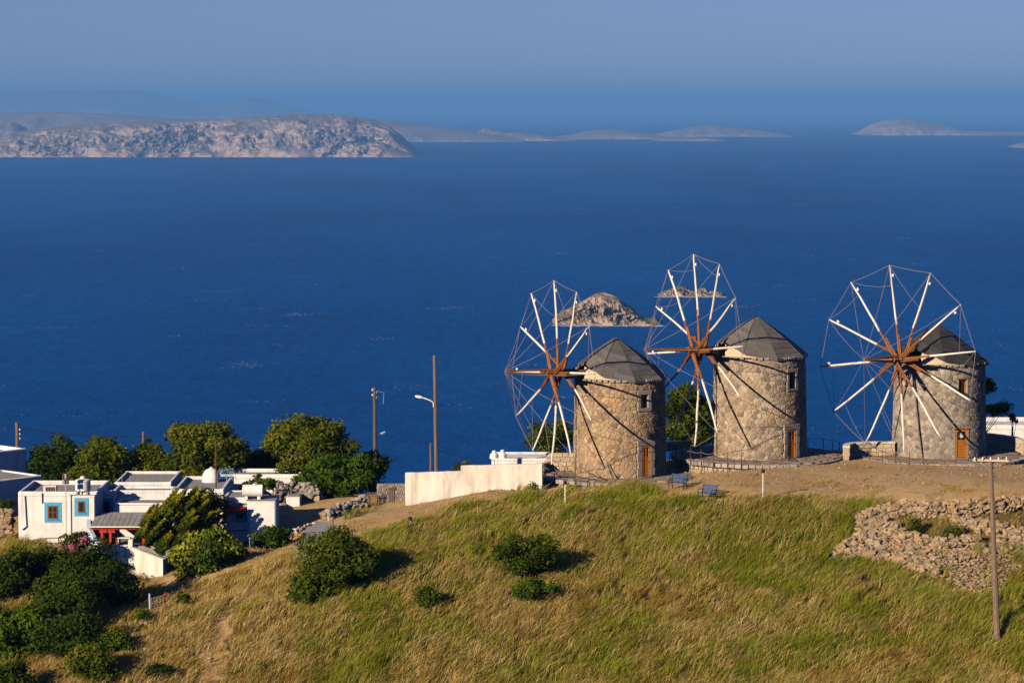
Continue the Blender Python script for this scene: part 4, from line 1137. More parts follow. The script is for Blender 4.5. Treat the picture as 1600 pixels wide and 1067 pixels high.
# beige corner wall, faces right-front
A = Vector((xw1, -.1, 0)); B = Vector((XU(256, 163.4) - px0, -1.9, -.45))
d = B - A; nn = Vector((-d.y, d.x, 0)).normalized() * .14
mb = MB(); mb.add([A + nn, A - nn, B - nn, B + nn] + [Vector((p.x, p.y, -3)) for p in (A + nn, A - nn, B - nn, B + nn)], [(0, 1, 2, 3)[::-1], (1, 0, 4, 5), (2, 1, 5, 6), (3, 2, 6, 7), (0, 3, 7, 4)])
mb.build('corner_wall', M['cream'], t)
mb = MB(); mb.cbox((xw1 - .06, .1, -.6), (.3, .6, 2.0), .04); mb.build('pier', M['white'], t)
# white bench on the courtyard
t = thing('bench', 'low white table like bench standing under the pergola', 'bench', (XU(193, 165.9), 165.9, terr_z))
mb = MB(); mb.cbox((0, 0, .42), (.75, .4, .06), .01); mb.build('seat', M['white'], t)
for sx in (-1, 1):
    for sy in (-1, 1):
        mb = MB(); mb.box((sx * .32, sy * .15, .2), (.05, .05, .4)); mb.build('leg', M['white'], t)
t = thing('planter', 'brown wooden chest under the pergola between the red posts', 'chest', (XU(180, 166.2), 166.3, terr_z))
mb = MB(); mb.cbox((0, 0, .16), (.5, .35, .32), .02); mb.build('box', M['brown'], t); mb = MB(); mb.cbox((0, 0, .35), (.54, .4, .05), .01); mb.build('lid', M['brown'], t)
# low white slab in garden
pS = G(88, 846); t = mk('stone_slab', *(lambda m: (m.v, m.f))(MB().cbox((0, 0, .05), (1.0, .5, .28), .06, .2, .5, .03, R)), M['white']); t.location = pS
tag(t, 'long white stone lying on the dry ground by the oleander', 'stone')

# long rendered wall on the slope (stepped top)
def long_wall():
    t = thing('long_wall', 'long cream rendered wall stepping up the slope toward the mills', 'wall', (XU(634, 169), 169, ZV(790, 169)))
    p0 = t.location.copy()
    def seg(u0, u1, Y0, Y1, vt0, vt1, name='wall_section', deep=2.2):
        A, B = P(u0, vt0, Y0), P(u1, vt1, Y1)
        d = B - A; nn = Vector((-d.y, d.x, 0)).normalized() * .17
        A, B = A - p0, B - p0
        n_ = 8; top = []; vs = []; fs = []
        for k in range(n_ + 1):
            c = A.lerp(B, k / n_); dz = mnoise.noise(Vector((k * .7 + u0, 1, 1))) * .035
            for s_, z in ((1, -deep), (1, dz - .05), (.7, dz), (-.7, dz), (-1, dz - .05), (-1, -deep)):
                vs.append((c.x + nn.x * s_, c.y + nn.y * s_, c.z + z))
        for k in range(n_):
            for j in range(5): fs.append((k * 6 + j, (k + 1) * 6 + j, (k + 1) * 6 + j + 1, k * 6 + j + 1))
        fs.append((0, 1, 2, 3, 4, 5)); fs.append(tuple(n_ * 6 + q for q in (5, 4, 3, 2, 1, 0)))
        m_ = MB(); m_.add(vs, fs); m_.build(name, M['cream'], t)
    seg(634, 721, 169.5, 168.8, 738, 735.5, deep=3)
    seg(721, 848, 168.8, 167.6, 727, 724)
    return t
long_wall()
# rough white wall with small wooden door, beside it a rubble wall and a picket gate
t = thing('stone_hut', 'rough grey white stone wall with a tiny wooden door beside the long wall', 'wall', (XU(612, 171), 171, ZV(790, 171)))
rr = random.Random(44); Wd = XU(636, 171) - XU(590, 171); Hd = 1.35
mb = MB(); mb.box((0, .3, Hd / 2 - .35), (Wd, .4, Hd + .6)); mb.build('wall_core', M['mortar2'], t)
dx0, dx1 = XU(606, 171) - t.location.x, XU(617, 171) - t.location.x
for poly, (x, y), ar in vor_cells(Wd, Hd, .15, .22, .3, rr, rects=[(dx0 + Wd / 2, dx1 + Wd / 2, 0, 1.0)]):
    if y > Hd - .12 - .25 * (1 - x / Wd): pass
    g = stone_geo(poly, lambda px, py, hh: (px - Wd / 2, .1 - hh, py), .01, rr.uniform(.02, .08), -.08, rr)
    mk('stone', g[0], [f[::-1] for f in g[1]], M['drywall'], t, False, [rr.random()] * len(g[1]))
dd = bpy.data.objects.new('door', None); COL.objects.link(dd); dd.parent = t; dd.location = ((dx0 + dx1) / 2, .07, 0)
for q in range(3):
    mb = MB(); mb.cbox((-.13 + .13 * q, 0, .5), (.115, .05, 1.0), .01); mb.build('board', M['pole'], dd)
mb = MB(); mb.box((0, -.03, 1.05), (.5, .1, .1)); mb.build('lintel', M['bark'], dd)
t = thing('picket_gate', 'short weathered picket gate beside the rough stone wall', 'gate', (XU(576, 170.6), 170.6, ZV(791, 170.6)))
for q in range(8):
    mb = MB(); mb.cbox((-.05 + q * .09, R.uniform(-.02, .02), .42), (.045, .03, .95 + R.uniform(-.1, .1)), .008); mb.build('picket', M['pole'], t)
for z in (.2, .65):
    mb = MB(); mb.box((.27, .03, z), (.8, .03, .05)); mb.build('rail', M['pole'], t)
# rubble walls in the village
def rubble_wall(label, pts, h, th, n, mat, size=(.18, .36), name='rubble_wall', seed=1, parts=290):
    rr = random.Random(seed); p0 = Vector(pts[0]); t = thing(name, label, 'wall', p0)
    P_ = [Vector(p) - p0 for p in pts]; L = [(P_[i + 1] - P_[i]).length for i in range(len(P_) - 1)]; T = sum(L)
    for i in range(len(P_) - 1):
        A, B = P_[i], P_[i + 1]; d = B - A; m_ = MB(); nn = Vector((-d.y, d.x, 0)).normalized() * th * .38
        m_.add([A + nn, A - nn, B - nn, B + nn] + [p + Vector((0, 0, h * .85)) for p in (A + nn * .7, A - nn * .7, B - nn * .7, B + nn * .7)], [(0, 1, 2, 3)[::-1], (4, 5, 6, 7), (0, 1, 5, 4), (1, 2, 6, 5), (2, 3, 7, 6), (3, 0, 4, 7)]); m_.build('wall_core', M['mortar2'], t)
    ex = MB()
    for k in range(n):
        s = rr.random() * T; i = 0
        while s > L[i] and i < len(L) - 1: s -= L[i]; i += 1
        A, B = P_[i], P_[i + 1]; c = A.lerp(B, s / L[i]); d = (B - A).normalized(); nn = Vector((-d.y, d.x, 0))
        z = rr.random() ** .9 * h; side = rr.choice((-1, -1, 1)) if z < h * .8 else rr.uniform(-1, 1)
        sz = rr.uniform(*size); c = c + nn * side * th * .42 + Vector((0, 0, z))
        g = MB(); g.cbox(c, (sz * rr.uniform(.9, 1.4), sz * .9, sz * rr.uniform(.6, .9)), sz * .22, math.atan2(d.y, d.x) + rr.uniform(-.3, .3), rr.random(), sz * .09, rr)
        if k < parts: g.build('stone', M[mat], t)
        else: ex.add(g.v, g.f, g.r[0])
    if ex.v: tag(ex.build('stones', M[mat], t), kind='stuff')
    return t
def gl(u, v, dz=0): p = G(u, v); p.z += dz; return p
rubble_wall('loose rubble wall running down from the picket gate', [P(572, 792, 170.6), P(545, 800, 170.2), P(512, 815, 169.0)], .7, .5, 150, 'drywall', seed=3)
rubble_wall('brown rubble wall at the left edge beside the long white house', [P(-12, 836, 168.6), P(19, 836, 168.4)], 1.5, .4, 150, 'rubble', seed=4)
t = rubble_wall('low curb wall with a white top along the shaded lane', [P(462, 836, 168.0), P(490, 826, 169.2), P(516, 820, 170)], .38, .3, 60, 'rubble', (.12, .22), seed=5)
mb = MB(); pp = [P(460, 829, 168.0), P(490, 818, 169.2), P(517, 812, 170)]
for i in range(2):
    A, B = pp[i] - t.location, pp[i + 1] - t.location; d = B - A
    mb.cbox((A + B) / 2 + Vector((0, 0, -.05)), (d.length + .05, .34, .10), .03, math.atan2(d.y, d.x))
mb.build('white_coping', M['paleblue'], t)  # white top coloured pale blue for the shade along the lane
rubble_wall('ruined pale stone wall behind the tank block', [P(430, 790, 174.6), P(462, 786, 175.5), P(500, 790, 175.2)], 1.3, .5, 170, 'drywall', seed=6)
# lane
LA = [(450, 872), (466, 846), (478, 828), (500, 817)]; LB = [(500, 886), (514, 858), (522, 840), (530, 822)]
lv, lf = [], []
for i in range(13):
    f = i / 12 * 3; k = min(2, int(f)); q = f - k
    for j in range(9):
        g_ = j / 8
        u = (LA[k][0] * (1 - q) + LA[k + 1][0] * q) * (1 - g_) + (LB[k][0] * (1 - q) + LB[k + 1][0] * q) * g_
        v = (LA[k][1] * (1 - q) + LA[k + 1][1] * q) * (1 - g_) + (LB[k][1] * (1 - q) + LB[k + 1][1] * q) * g_
        lv.append(G(u, v) + Vector((0, 0, .10)))
for i in range(12):
    for j in range(8): lf.append((i * 9 + j, i * 9 + j + 1, i * 9 + j + 10, i * 9 + j + 9))
o = mk('lane', lv, lf, pm('lane_concrete', [(.16, .15, .15), (.30, .29, .28)], 1.2, .9, .4, 6), smooth=True); tag(o, kind='structure')

# ------------------------------------------------------------------ poles, lamps, wires
def wood_pole(name, label, base, top, r0, r1, cat='pole', mat='pole'):
    t = thing(name, label, cat, base)
    d = Vector(top) - Vector(base); mb = MB(); mb.tube([d * f + Vector((R.uniform(-.01, .01), 0, 0)) for f in (-.04, .25, .5, .75, 1)], [r0 + (r1 - r0) * f for f in (0, .25, .5, .75, 1)], 8)
    mb.build('shaft', M[mat], t); return t, d
Yp = 172.5
b = P(682, 745, Yp); tp = P(679, 555, Yp)
t, d = wood_pole('street_lamp', 'tall weathered pole with a white lamp arm behind the long wall', b + Vector((0, 0, -.8)), tp, .125, .095, 'street lamp')
a0 = P(677.5, 636, Yp - .1) - t.location
mb = MB(); mb.tube([a0, a0 + Vector((-.02, 0, .28)), a0 + Vector((-.22, 0, .42)), P(660, 621, Yp) - t.location], .035, 6); mb.build('arm', M['white'], t)
mb = MB(); q0, q1 = P(661, 621.5, Yp) - t.location, P(648.5, 618.8, Yp) - t.location; mb.tube([q0, q0.lerp(q1, .3), q0.lerp(q1, .8), q1], [.05, .095, .085, .04], 8); mb.build('lamp_head', M['white'], t)
t, d = wood_pole('wooden_post', 'short thin post just left of the tall lamp pole', P(673, 750, 173.5), P(673, 692, 173.5), .07, .06)
Yq = 180
t, d = wood_pole('utility_pole', 'dark weathered utility pole with a lamp arm rising from the bushes', P(586.5, 735, Yq), P(585, 605, Yq), .13, .10, 'pole', 'bark')
mb = MB(); a0 = P(588, 681, Yq) - t.location; mb.tube([a0, P(596, 677, Yq) - t.location], .03, 5); mb.build('arm', M['iron'], t)
mb = MB(); mb.tube([P(595, 678, Yq) - t.location, P(602, 674.5, Yq) - t.location], [.09, .05], 7); mb.build('lamp_head', M['galv'], t)
for q in range(4):
    mb = MB(); c = P(588 if q % 2 else 582, 609 + q * 4, Yq) - t.location; mb.lathe(c, [(.03, -.06), (.055, 0), (.03, .07)], 6); mb.build('insulator', M['white'], t)
mb = MB(); mb.tube([P(588, 611, Yq) - t.location, P(600, 613, Yq) - t.location, P(599, 631, Yq) - t.location], .02, 4); mb.build('bracket', M['galv'], t)
t, d = wood_pole('utility_pole', 'weathered utility pole behind the left edge houses', P(27.5, 730, 184), P(26.5, 660, 184), .13, .11, 'pole')
for q in range(3):
    mb = MB(); c = P(31, 671 + q * 7, 184) - t.location; mb.lathe(c, [(.03, -.06), (.06, 0), (.03, .07)], 6); mb.build('insulator', M['white'], t)
t, d = wood_pole('utility_pole', 'utility pole top showing among the trees above the white roofs', P(224, 745, 186), P(224, 674, 186), .10, .08, 'pole')
# foreground pole, leaning
bY = 143.0
t, d = wood_pole('utility_pole', 'tall leaning wooden pole in the grass at right with a pale crossbar', G(1558, 1002), P(1547.5, 716, 146.8), .17, .105, 'pole')
top = P(1547.5, 716, 146.8) - t.location
mb = MB(); mb.cbox(top + Vector((.0, -.12, -.10)), (1.85, .10, .12), .02, rad(-12)); mb.build('crossbar', M['palestone'], t)
mb = MB(); mb.cbox(top + Vector((.05, .06, -.22)), (1.5, .08, .10), .02, rad(-12)); mb.build('crossbar', M['palestone'], t)
for sx in (-1, 1):
    mb = MB(); mb.tube([top + Vector((sx * .55, -.1, -.12)), top + Vector((0, -.1, -.62))], .03, 5); mb.build('brace', M['galv'], t)
for q in range(5):
    x = -.85 + q * .42
    mb = MB(); mb.lathe(top + Vector((x * math.cos(rad(12)), -.14 - x * math.sin(rad(12)) * -1 * 0, -.02)), [(.025, -.05), (.05, .02), (.03, .09), (.01, .11)], 6); mb.build('insulator', M['white'], t)
# wires
def wire(label, A, B, sag, r_=.012, name='wire', mat='iron'):
    A = Vector(A); B = Vector(B); t_ = MB()
    t_.tube([(A.lerp(B, f) + Vector((0, 0, -sag * 4 * f * (1 - f)))) - A for f in np.linspace(0, 1, 13)], r_, 4, caps=False)
    o = t_.build(name, M[mat]); o.location = A; return tag(o, label, 'wire')
q4 = P(585, 610, Yq); l1 = P(27, 668, 184); l2 = P(224, 681, 186)
wire('thick black cable from the left edge pole to the pole among trees', l1, l2, .25, .022)
wire('black cable leaving the frame from the left edge pole', P(-60, 655, 184), l1, .1, .018)
wire('black cable from the pole among trees toward the pines', l2, P(330, 706, 184), .1, .018)
wire('uppermost thin wire crossing the sea left of the lamp utility pole', q4, P(-60, 660, 186), 1.3, .005, mat='iron')
wire('second thin wire crossing the sea left of the lamp utility pole', q4 + Vector((0, 0, -.2)), P(-60, 672, 186), 1.5, .005, mat='iron')
wire('lowest thin wire crossing the sea left of the lamp utility pole', q4 + Vector((0, 0, -.4)), P(-60, 690, 186), 1.7, .005, mat='iron')
wire('stay wire slanting down left of the lamp utility pole', q4 + Vector((0, 0, -.9)), P(548, 712, 180), .05, .015)
wire('thin wire from the lamp utility pole to the tall lamp pole', q4, P(680, 640, Yp), .5, .005, mat='iron')
wire('sagging grey cable behind the long wall right of the short post', P(673, 698, 173.5), P(772, 718, 178), .25, .012, mat='rope')
tw = P(1547, 720, 146.8)
wire('thin guy wire from the leaning pole down to the grass at left', tw, G(1405, 945), .2, .006, mat='rope')
wire('faint wire from the leaning pole toward the rightmost windmill', tw, P(1490, 724, 170), .3, .005, mat='rope')

# ------------------------------------------------------------------ floodlights on posts
def flood(u, vt, vb, label, mat='white', r_=.035):
    b = G(u, vb); t = thing('floodlight', label, 'floodlight', b)
    h = P(u, vt, b.y).z - b.z
    mb = MB(); mb.tube([(0, 0, -.2), (0, 0, h)], r_, 6); mb.build('post', M[mat], t)
    mb = MB(); mb.cbox((0, 0, h + .08), (.20, .16, .2), .03, .4); mb.build('lamp_head', M['iron'], t)
    mb = MB(); mb.box((.0, .10, h + .08), (.15, .02, .15), .4); mb.build('lens', M['galv'], t)
flood(641, 812, 829, 'short floodlight post in the grass below the long wall')
flood(883, 756, 790, 'pale floodlight post in front of the leftmost windmill terrace')
flood(1192, 738, 782, 'white floodlight post on the dirt below the middle windmill')
flood(1072.5, 720, 728, 'tiny floodlight near the ground beside the blue benches', 'iron')
flood(1233, 717, 724, 'tiny floodlight near the ground at the middle windmill door', 'iron')

# ------------------------------------------------------------------ blue benches
def bench(u, v, rz, label):
    p = G(u, v); p.z = hz1(p.x, p.y) + .02
    t = thing('park_bench', label, 'bench', p, rz, 'blue benches facing the slope')
    W_ = 1.15
    t.scale = (.9, .9, .9)
    for q in range(4):
        mb = MB(); mb.cbox((0, -.22 + q * .13, .43 + .012 * abs(q - 1.5)), (W_, .10, .035), .008); mb.build('seat_slat', M['benchblue'], t)
    for q in range(5):
        z = .52 + q * .095; mb = MB(); mb.cbox((0, .24 + q * .032, z), (W_, .03, .07), .008); mb.build('back_slat', M['benchblue'], t)
    for sx in (-1, 1):
        x = sx * (W_ / 2 - .06)
        mb = MB(); mb.tube([(x, -.30, 0), (x, -.24, .2), (x, -.27, .42), (x, .2, .42)], .035, 5); mb.tube([(x, .34, 0), (x, .24, .2), (x, .20, .42), (x, .40, .98)], .035, 5)
        mb.build('frame', M['iron'], t)
        mb = MB(); mb.tube([(x, -.26, .42), (x, -.33, .55), (x, -.26, .68), (x, -.1, .66), (x, .26, .64)], .028, 5); mb.build('armrest', M['iron'], t)
bench(1059, 765, rad(-28), 'blue slatted bench nearer the leftmost windmill')
bench(1105, 782, rad(-38), 'blue slatted bench lower down beside the grass edge')

# small things by the leftmost mill
t = thing('dry_branch', 'bare crooked branches leaning at the foot of the leftmost windmill', 'branch', (P(930, 746, Yc - 3.6)))
for pp in ([(0, 0, .1), (-.5, .1, .35), (-.95, .2, .75)], [(0, 0, .1), (.5, 0, -.1), (.9, .1, -.15)]):
    mb = MB(); mb.tube(pp, [.04, .03, .012], 5); mb.build('branch', M['bark'], t)
t = thing('hand_cart', 'thin iron cart frame leaning on the leftmost windmill', 'cart', (P(957, 748, Yc - 3.2)))
mb = MB(); mb.tube([(-.3, .3, .95), (0, 0, 0), (.35, -.1, 0), (.3, -.1, .12)], .025, 5); mb.build('frame', M['iron'], t)
mb = MB(); mb.tube([(-.3, .3, .8), (.1, .05, .05)], .02, 5); mb.build('rail', M['iron'], t)
mb = MB(); mb.lathe((.3, -.1, .1), [(.09, -.02), (.12, 0), (.09, .02)], 10); mb.build('wheel', M['iron'], t)
# garden gate at lower left
t = thing('garden_gate', 'small wooden slatted gate between a pale blue post and a red post', 'gate', G(240, 955))
gp = t.location.copy(); Yg = gp.y
def rel(u, v, dy=0): return P(u, v, Yg + dy) - gp
mb = MB(); mb.tube([rel(234.5, 956), rel(233.5, 927)], .05, 6); mb.build('post', M['paleblue'], t)
mb = MB(); mb.tube([rel(259, 946), rel(258, 925)], .05, 6); mb.build('post', M['red'], t)
mb = MB(); mb.tube([rel(221, 957), rel(220.5, 942)], .04, 6); mb.build('post', M['pole'], t)
for q in range(5):
    f = q / 4; mb = MB(); mb.tube([rel(238 + 19 * f, 955 - 6 * f, -.05), rel(236.5 + 19 * f, 933 - 5 * f, -.05)], .035, 4); mb.build('picket', M['pole'], t)
for q in range(3):
    mb = MB(); mb.tube([rel(236.5, 936 + q * 8, -.1), rel(257, 930 + q * 8, -.1)], .028, 4); mb.build('rail', M['pole'], t)
mb = MB(); mb.tube([rel(221, 944), rel(234, 932)], .02, 4); mb.build('wire_stay', M['iron'], t)
rope_fence([gl(262, 948), gl(285, 936), gl(305, 926)], .8, 'leaning wire fence running uphill from the red gate post', mat='pole', rm='galv', pr=.03)
rope_fence([gl(513, 862), gl(516, 846), gl(505, 876), gl(521, 832)], .9, 'thin leaning stakes at the end of the shaded lane', mat='pole', rm='iron', pr=.03)
# white railing by the small tree
t = thing('railing', 'white vertical bar railing below the plain white block', 'railing', P(410, 862, 165.5))
for q in range(9):
    mb = MB(); mb.box((-.75 + q * .19, 0, .4), (.03, .03, .9)); mb.build('bar', M['galv'], t)
for z in (.02, .82):
    mb = MB(); mb.box((0, 0, z), (1.6, .035, .04)); mb.build('rail', M['galv'], t)
# ------------------------------------------------------------------ foliage
def leaves(C, Nn, size, rr, aspect=.6):
    """one bent-free leaf quad per centre, facing roughly Nn"""
    n = len(C)
    rv = rr.normal(size=(n, 3)); N_ = Nn + rv * .55; N_ /= np.linalg.norm(N_, axis=1)[:, None] + 1e-9
    t1 = np.cross(N_, rr.normal(size=(n, 3))); t1 /= np.linalg.norm(t1, axis=1)[:, None] + 1e-9
    t2 = np.cross(N_, t1)
    s = size * rr.uniform(.6, 1.35, (n, 1))
    a, b = t1 * s, t2 * s * aspect
    V = np.stack([C - a, C - b * .9 + a * .1, C + a, C + b * .9 - a * .1], 1).reshape(-1, 3)
    return V, np.arange(n * 4).reshape(n, 4)
def crown_mesh(name, blobs, per, size, mat, parent, seed, aspect=.6, drop=.0, inner=.25, bias=0.):
    rr = np.random.RandomState(seed); Cs, Ns, Rn = [], [], []
    for (c, rad3) in blobs:
        c = np.array(c, float); rad3 = np.array(rad3, float) * np.ones(3)
        n = int(3.0 * per * (rad3[0] * rad3[2]))
        d = rr.normal(size=(n, 3)); d /= np.linalg.norm(d, axis=1)[:, None]
        f = np.array([mnoise.noise(Vector((float(q[0]) * 2.1 + c[0], float(q[1]) * 2.1 + c[1], float(q[2]) * 2.1 + c[2]))) for q in d])
        r_ = np.where(rr.rand(n) < inner, rr.uniform(.3, .85, n), rr.uniform(.82, 1.05, n)) * (1 + .55 * f) * np.where(rr.rand(n) < .06, 1.18, 1.0)
        Cs.append(c + d * r_[:, None] * rad3); Ns.append(d)
        Rn.append(np.clip(.35 + bias + .55 * rr.rand() - .28 + .35 * f + .25 * rr.rand(n) + .12 * d[:, 2], 0, 1))
    C = np.concatenate(Cs); Nn = np.concatenate(Ns)
    V, Fq = leaves(C, Nn, size, rr, aspect)
    return np_mesh(name, V, Fq, mat, parent, np.concatenate(Rn))
def tree(u0, u1, v0, v1, Y, name, label, mat, nb=16, leaf=.11, per=420, seed=1, dfac=.8, trunk_to=None, cat='tree', br=(.28, .42), shape='round', bias=0., group=None, aspect=.6, inner=.25, lean=0., trunk_u=None):
    """crown outline u0..u1, v0..v1 (pixels) at distance Y; trunk to the ground"""
    if Y is None: Y = G((u0 + u1) / 2, v1 - 4).y
    A, B = P(u0, v1, Y), P(u1, v0, Y)
    cx, cz, hw, hh = (A.x + B.x) / 2, (A.z + B.z) / 2, (B.x - A.x) / 2, (B.z - A.z) / 2
    gz_ = trunk_to if trunk_to is not None else hz1(cx, Y)
    base = Vector((cx if trunk_u is None else XU(trunk_u, Y), Y, min(gz_, cz - hh * .6)))
    t = thing(name, label, cat, base, 0, group)
    rr = random.Random(seed); blobs = []; k = 0; hd = hw * dfac
    while len(blobs) < nb and k < 2000:
        k += 1
        x, y, z = rr.uniform(-1, 1), rr.uniform(-1, 1), rr.uniform(-1, 1)
        q = math.sqrt(x * x + y * y + z * z)
        if q > 1 or q < .45: continue
        if shape == 'flat' and z < -.5: continue
        if shape == 'cone' and math.hypot(x, y) > (1 - (z + 1) / 2) * 1.05: continue
        r_ = rr.uniform(*br) * min(hw, hh) * 1.22
        fx = 1 - r_ / hw * .62; fz = 1 - r_ / hh * .62
        c = (cx - base.x + x * hw * fx + lean * z * hw, y * hd * fx, cz - base.z + z * hh * fz)
        if any((c[0] - b[0][0]) ** 2 + (c[1] - b[0][1]) ** 2 + (c[2] - b[0][2]) ** 2 < (r_ * .6) ** 2 for b in blobs): continue
        blobs.append((c, (r_ * rr.uniform(.95, 1.35), r_ * 1.1, r_ * rr.uniform(.7, .95))))
    core = ((cx - base.x, 0, cz - base.z), (hw * .55, hd * .55, hh * .55))
    crown_mesh('crown', blobs + [core], per, leaf, M[mat], t, seed, aspect, inner=inner, bias=bias)
    # trunk and limbs
    mb = MB(); zc = cz - base.z
    w_ = max(.05, hw * .05)
    mb.tube([(0, 0, -.4), (rr.uniform(-.1, .1), 0, zc * .3), (rr.uniform(-.15, .15) * hw, 0, zc * .8)], [w_ * 1.5, w_ * 1.2, w_ * .8], 7); mb.build('trunk', M['bark'], t)
    for b in blobs[:min(9, len(blobs))]:
        mb = MB(); s = Vector((0, 0, zc * rr.uniform(.25, .7))); e = Vector(b[0])
        mb.tube([s, s.lerp(e, .5) + Vector((0, 0, -.1 * hh)), e], [w_ * .7, w_ * .45, w_ * .15], 5); mb.build('limb', M['bark'], t)
    return t
def plume_tree(u0, u1, v0, v1, Y, label, mat, seed, n=110, lean=(.62, .15, .72)):
    """conifer with wind swept feathery plumes"""
    A, B = P(u0, v1, Y), P(u1, v0, Y)
    cx, cz, hw, hh = (A.x + B.x) / 2, (A.z + B.z) / 2, (B.x - A.x) / 2, (B.z - A.z) / 2
    base = Vector((cx - hw * .1, Y, hz1(cx, Y))); t = thing('conifer', label, 'tree', base)
    rr = random.Random(seed); nr = np.random.RandomState(seed); ld = Vector(lean).normalized()
    Cs, Ns, Rn = [], [], []
    for k in range(n):
        while True:
            x, y, z = rr.uniform(-1, 1), rr.uniform(-1, 1), rr.uniform(-1, 1)
            w_ = 1 - .45 * max(0, z); sk = .35 * z
            if ((x - sk) / w_) ** 2 + y * y + z * z < 1 and x * x + y * y + z * z > .2: break
        c = Vector((cx - base.x + x * hw * .82, y * hw * .7, cz - base.z + z * hh * .85))
        dr = (ld + Vector((x * .35, y * .4, z * .25))).normalized(); L = rr.uniform(.5, .95) * min(hw, hh) * .55; wd = L * .26
        m_ = 230
        s = nr.rand(m_); ra = wd * (1 - s * .8) * nr.uniform(.3, 1, m_) ; an = nr.rand(m_) * 2 * PI
        a = np.array(dr.orthogonal().normalized()); b = np.cross(np.array(dr), a)
        C = np.array(c) + np.outer((s - .35) * L, np.array(dr)) + (np.cos(an) * ra)[:, None] * a + (np.sin(an) * ra)[:, None] * b
        Cs.append(C); Ns.append((np.cos(an))[:, None] * a + (np.sin(an))[:, None] * b)
        Rn.append(np.clip(.1 + .75 * s * rr.uniform(.7, 1.1) + .2 * nr.rand(m_), 0, 1))
    V, Fq = leaves(np.concatenate(Cs), np.concatenate(Ns), .085, nr, .5)
    np_mesh('crown', V, Fq, M[mat], t, np.concatenate(Rn))
    mb = MB(); mb.tube([(0, 0, -.4), (.1, 0, (cz - base.z) * .5), (.3 * hw, 0, cz - base.z)], [.16, .13, .06], 7); mb.build('trunk', M['bark'], t)
    return t
# behind the village
tree(-20, 28, 775, 800, 172, 'bush', 'small dark bush in front of the left edge house', 'pine_dark', 6, .09, 500, 101, cat='bush')
tree(46, 130, 682, 762, 182, 'tree', 'dull olive green tree behind the left edge house', 'pine_dark', 17, .10, 420, 102, bias=.12)
tree(106, 200, 679, 764, 181, 'pine_tree', 'broad pine tree behind the long white house', 'pine', 20, .11, 420, 103)
tree(200, 268, 690, 756, 182, 'pine_tree', 'low pine tree left of the big pine behind the roofs', 'pine', 14, .10, 460, 104)
tree(201, 214, 700, 760, 186, 'cypress_tree', 'narrow dark cypress between two pines', 'pine_dark', 9, .08, 700, 105, br=(.5, .9))
tree(216, 238, 676, 735, 188, 'cypress_tree', 'dark ragged treetop round the hidden utility pole', 'pine_dark', 9, .08, 500, 106, br=(.4, .7))
tree(248, 398, 650, 752, 182, 'pine_tree', 'largest pine tree, spreading behind the dome and the mast', 'pine', 30, .115, 420, 107, br=(.22, .36))
tree(385, 440, 690, 748, 188, 'tree', 'very dark evergreen between the two big pines', 'pine_dark', 13, .10, 450, 108)
tree(408, 558, 651, 748, 180, 'pine_tree', 'domed pine tree left of the lamp utility pole', 'pine', 28, .115, 420, 109, br=(.22, .36), bias=.08)
tree(455, 606, 706, 788, 177, 'tree', 'bright green broadleaf tree in front of the domed pine', 'bright', 26, .12, 400, 110, br=(.2, .36), inner=.35)
tree(548, 608, 700, 772, 181, 'tree', 'dark green tree under the lamp utility pole', 'pine_dark', 12, .10, 420, 118, bias=.1)
tree(370, 440, 741, 772, 176, 'bush', 'leafy green bush between the white roofs and the back building', 'fig', 12, .11, 420, 111, cat='bush', bias=-.1)
tree(425, 452, 748, 800, 176.5, 'bush', 'green bush climbing over the ruined stone wall', 'bright', 8, .10, 420, 112, cat='bush', bias=-.1)
for q_, (a_, b_, c_, d_) in enumerate(((44, 100, 712, 764), (90, 150, 716, 766), (150, 210, 712, 764), (196, 262, 712, 760), (240, 310, 706, 756), (300, 372, 704, 756), (362, 420, 702, 756), (405, 470, 706, 756), (505, 570, 712, 762))):
    tree(a_, b_, c_, d_, 184.5 + (q_ % 3) * .6, 'bush', ('dark shrub filling the gap behind the left edge house', 'dark shrub under the dull olive green tree', 'dark shrub between the pines behind the long house', 'dark shrub at the foot of the ragged treetop', 'dark shrub left of the trunk of the largest pine', 'dark shrub behind the dome', 'dark shrub right of the largest pine', 'dark shrub left of the domed pine behind the long low building', 'dark shrub behind the bright green broadleaf tree')[q_], 'pine_dark', 12, .11, 380, 300 + q_, cat='bush')
# in front of the houses
tree(290, 356, 755, 838, 167.8, 'conifer', 'dark green conifer behind the yellow tipped one', 'pine_dark', 16, .09, 520, 113, bias=.15)
plume_tree(206, 344, 757, 868, 165.2, 'wind swept conifer with yellowish tips in front of the stepped house', 'juniper', 114, 175)
tree(244, 388, 824, 916, 161.5, 'fig_tree', 'broad fig tree with pale leaves below the conifers', 'fig', 26, .13, 330, 115, br=(.2, .34), inner=.35, dfac=.6)
tree(394, 465, 819, 866, 164.2, 'tree', 'small round umbrella shaped tree in front of the white block', 'bright', 13, .10, 460, 116, shape='flat', bias=-.12)
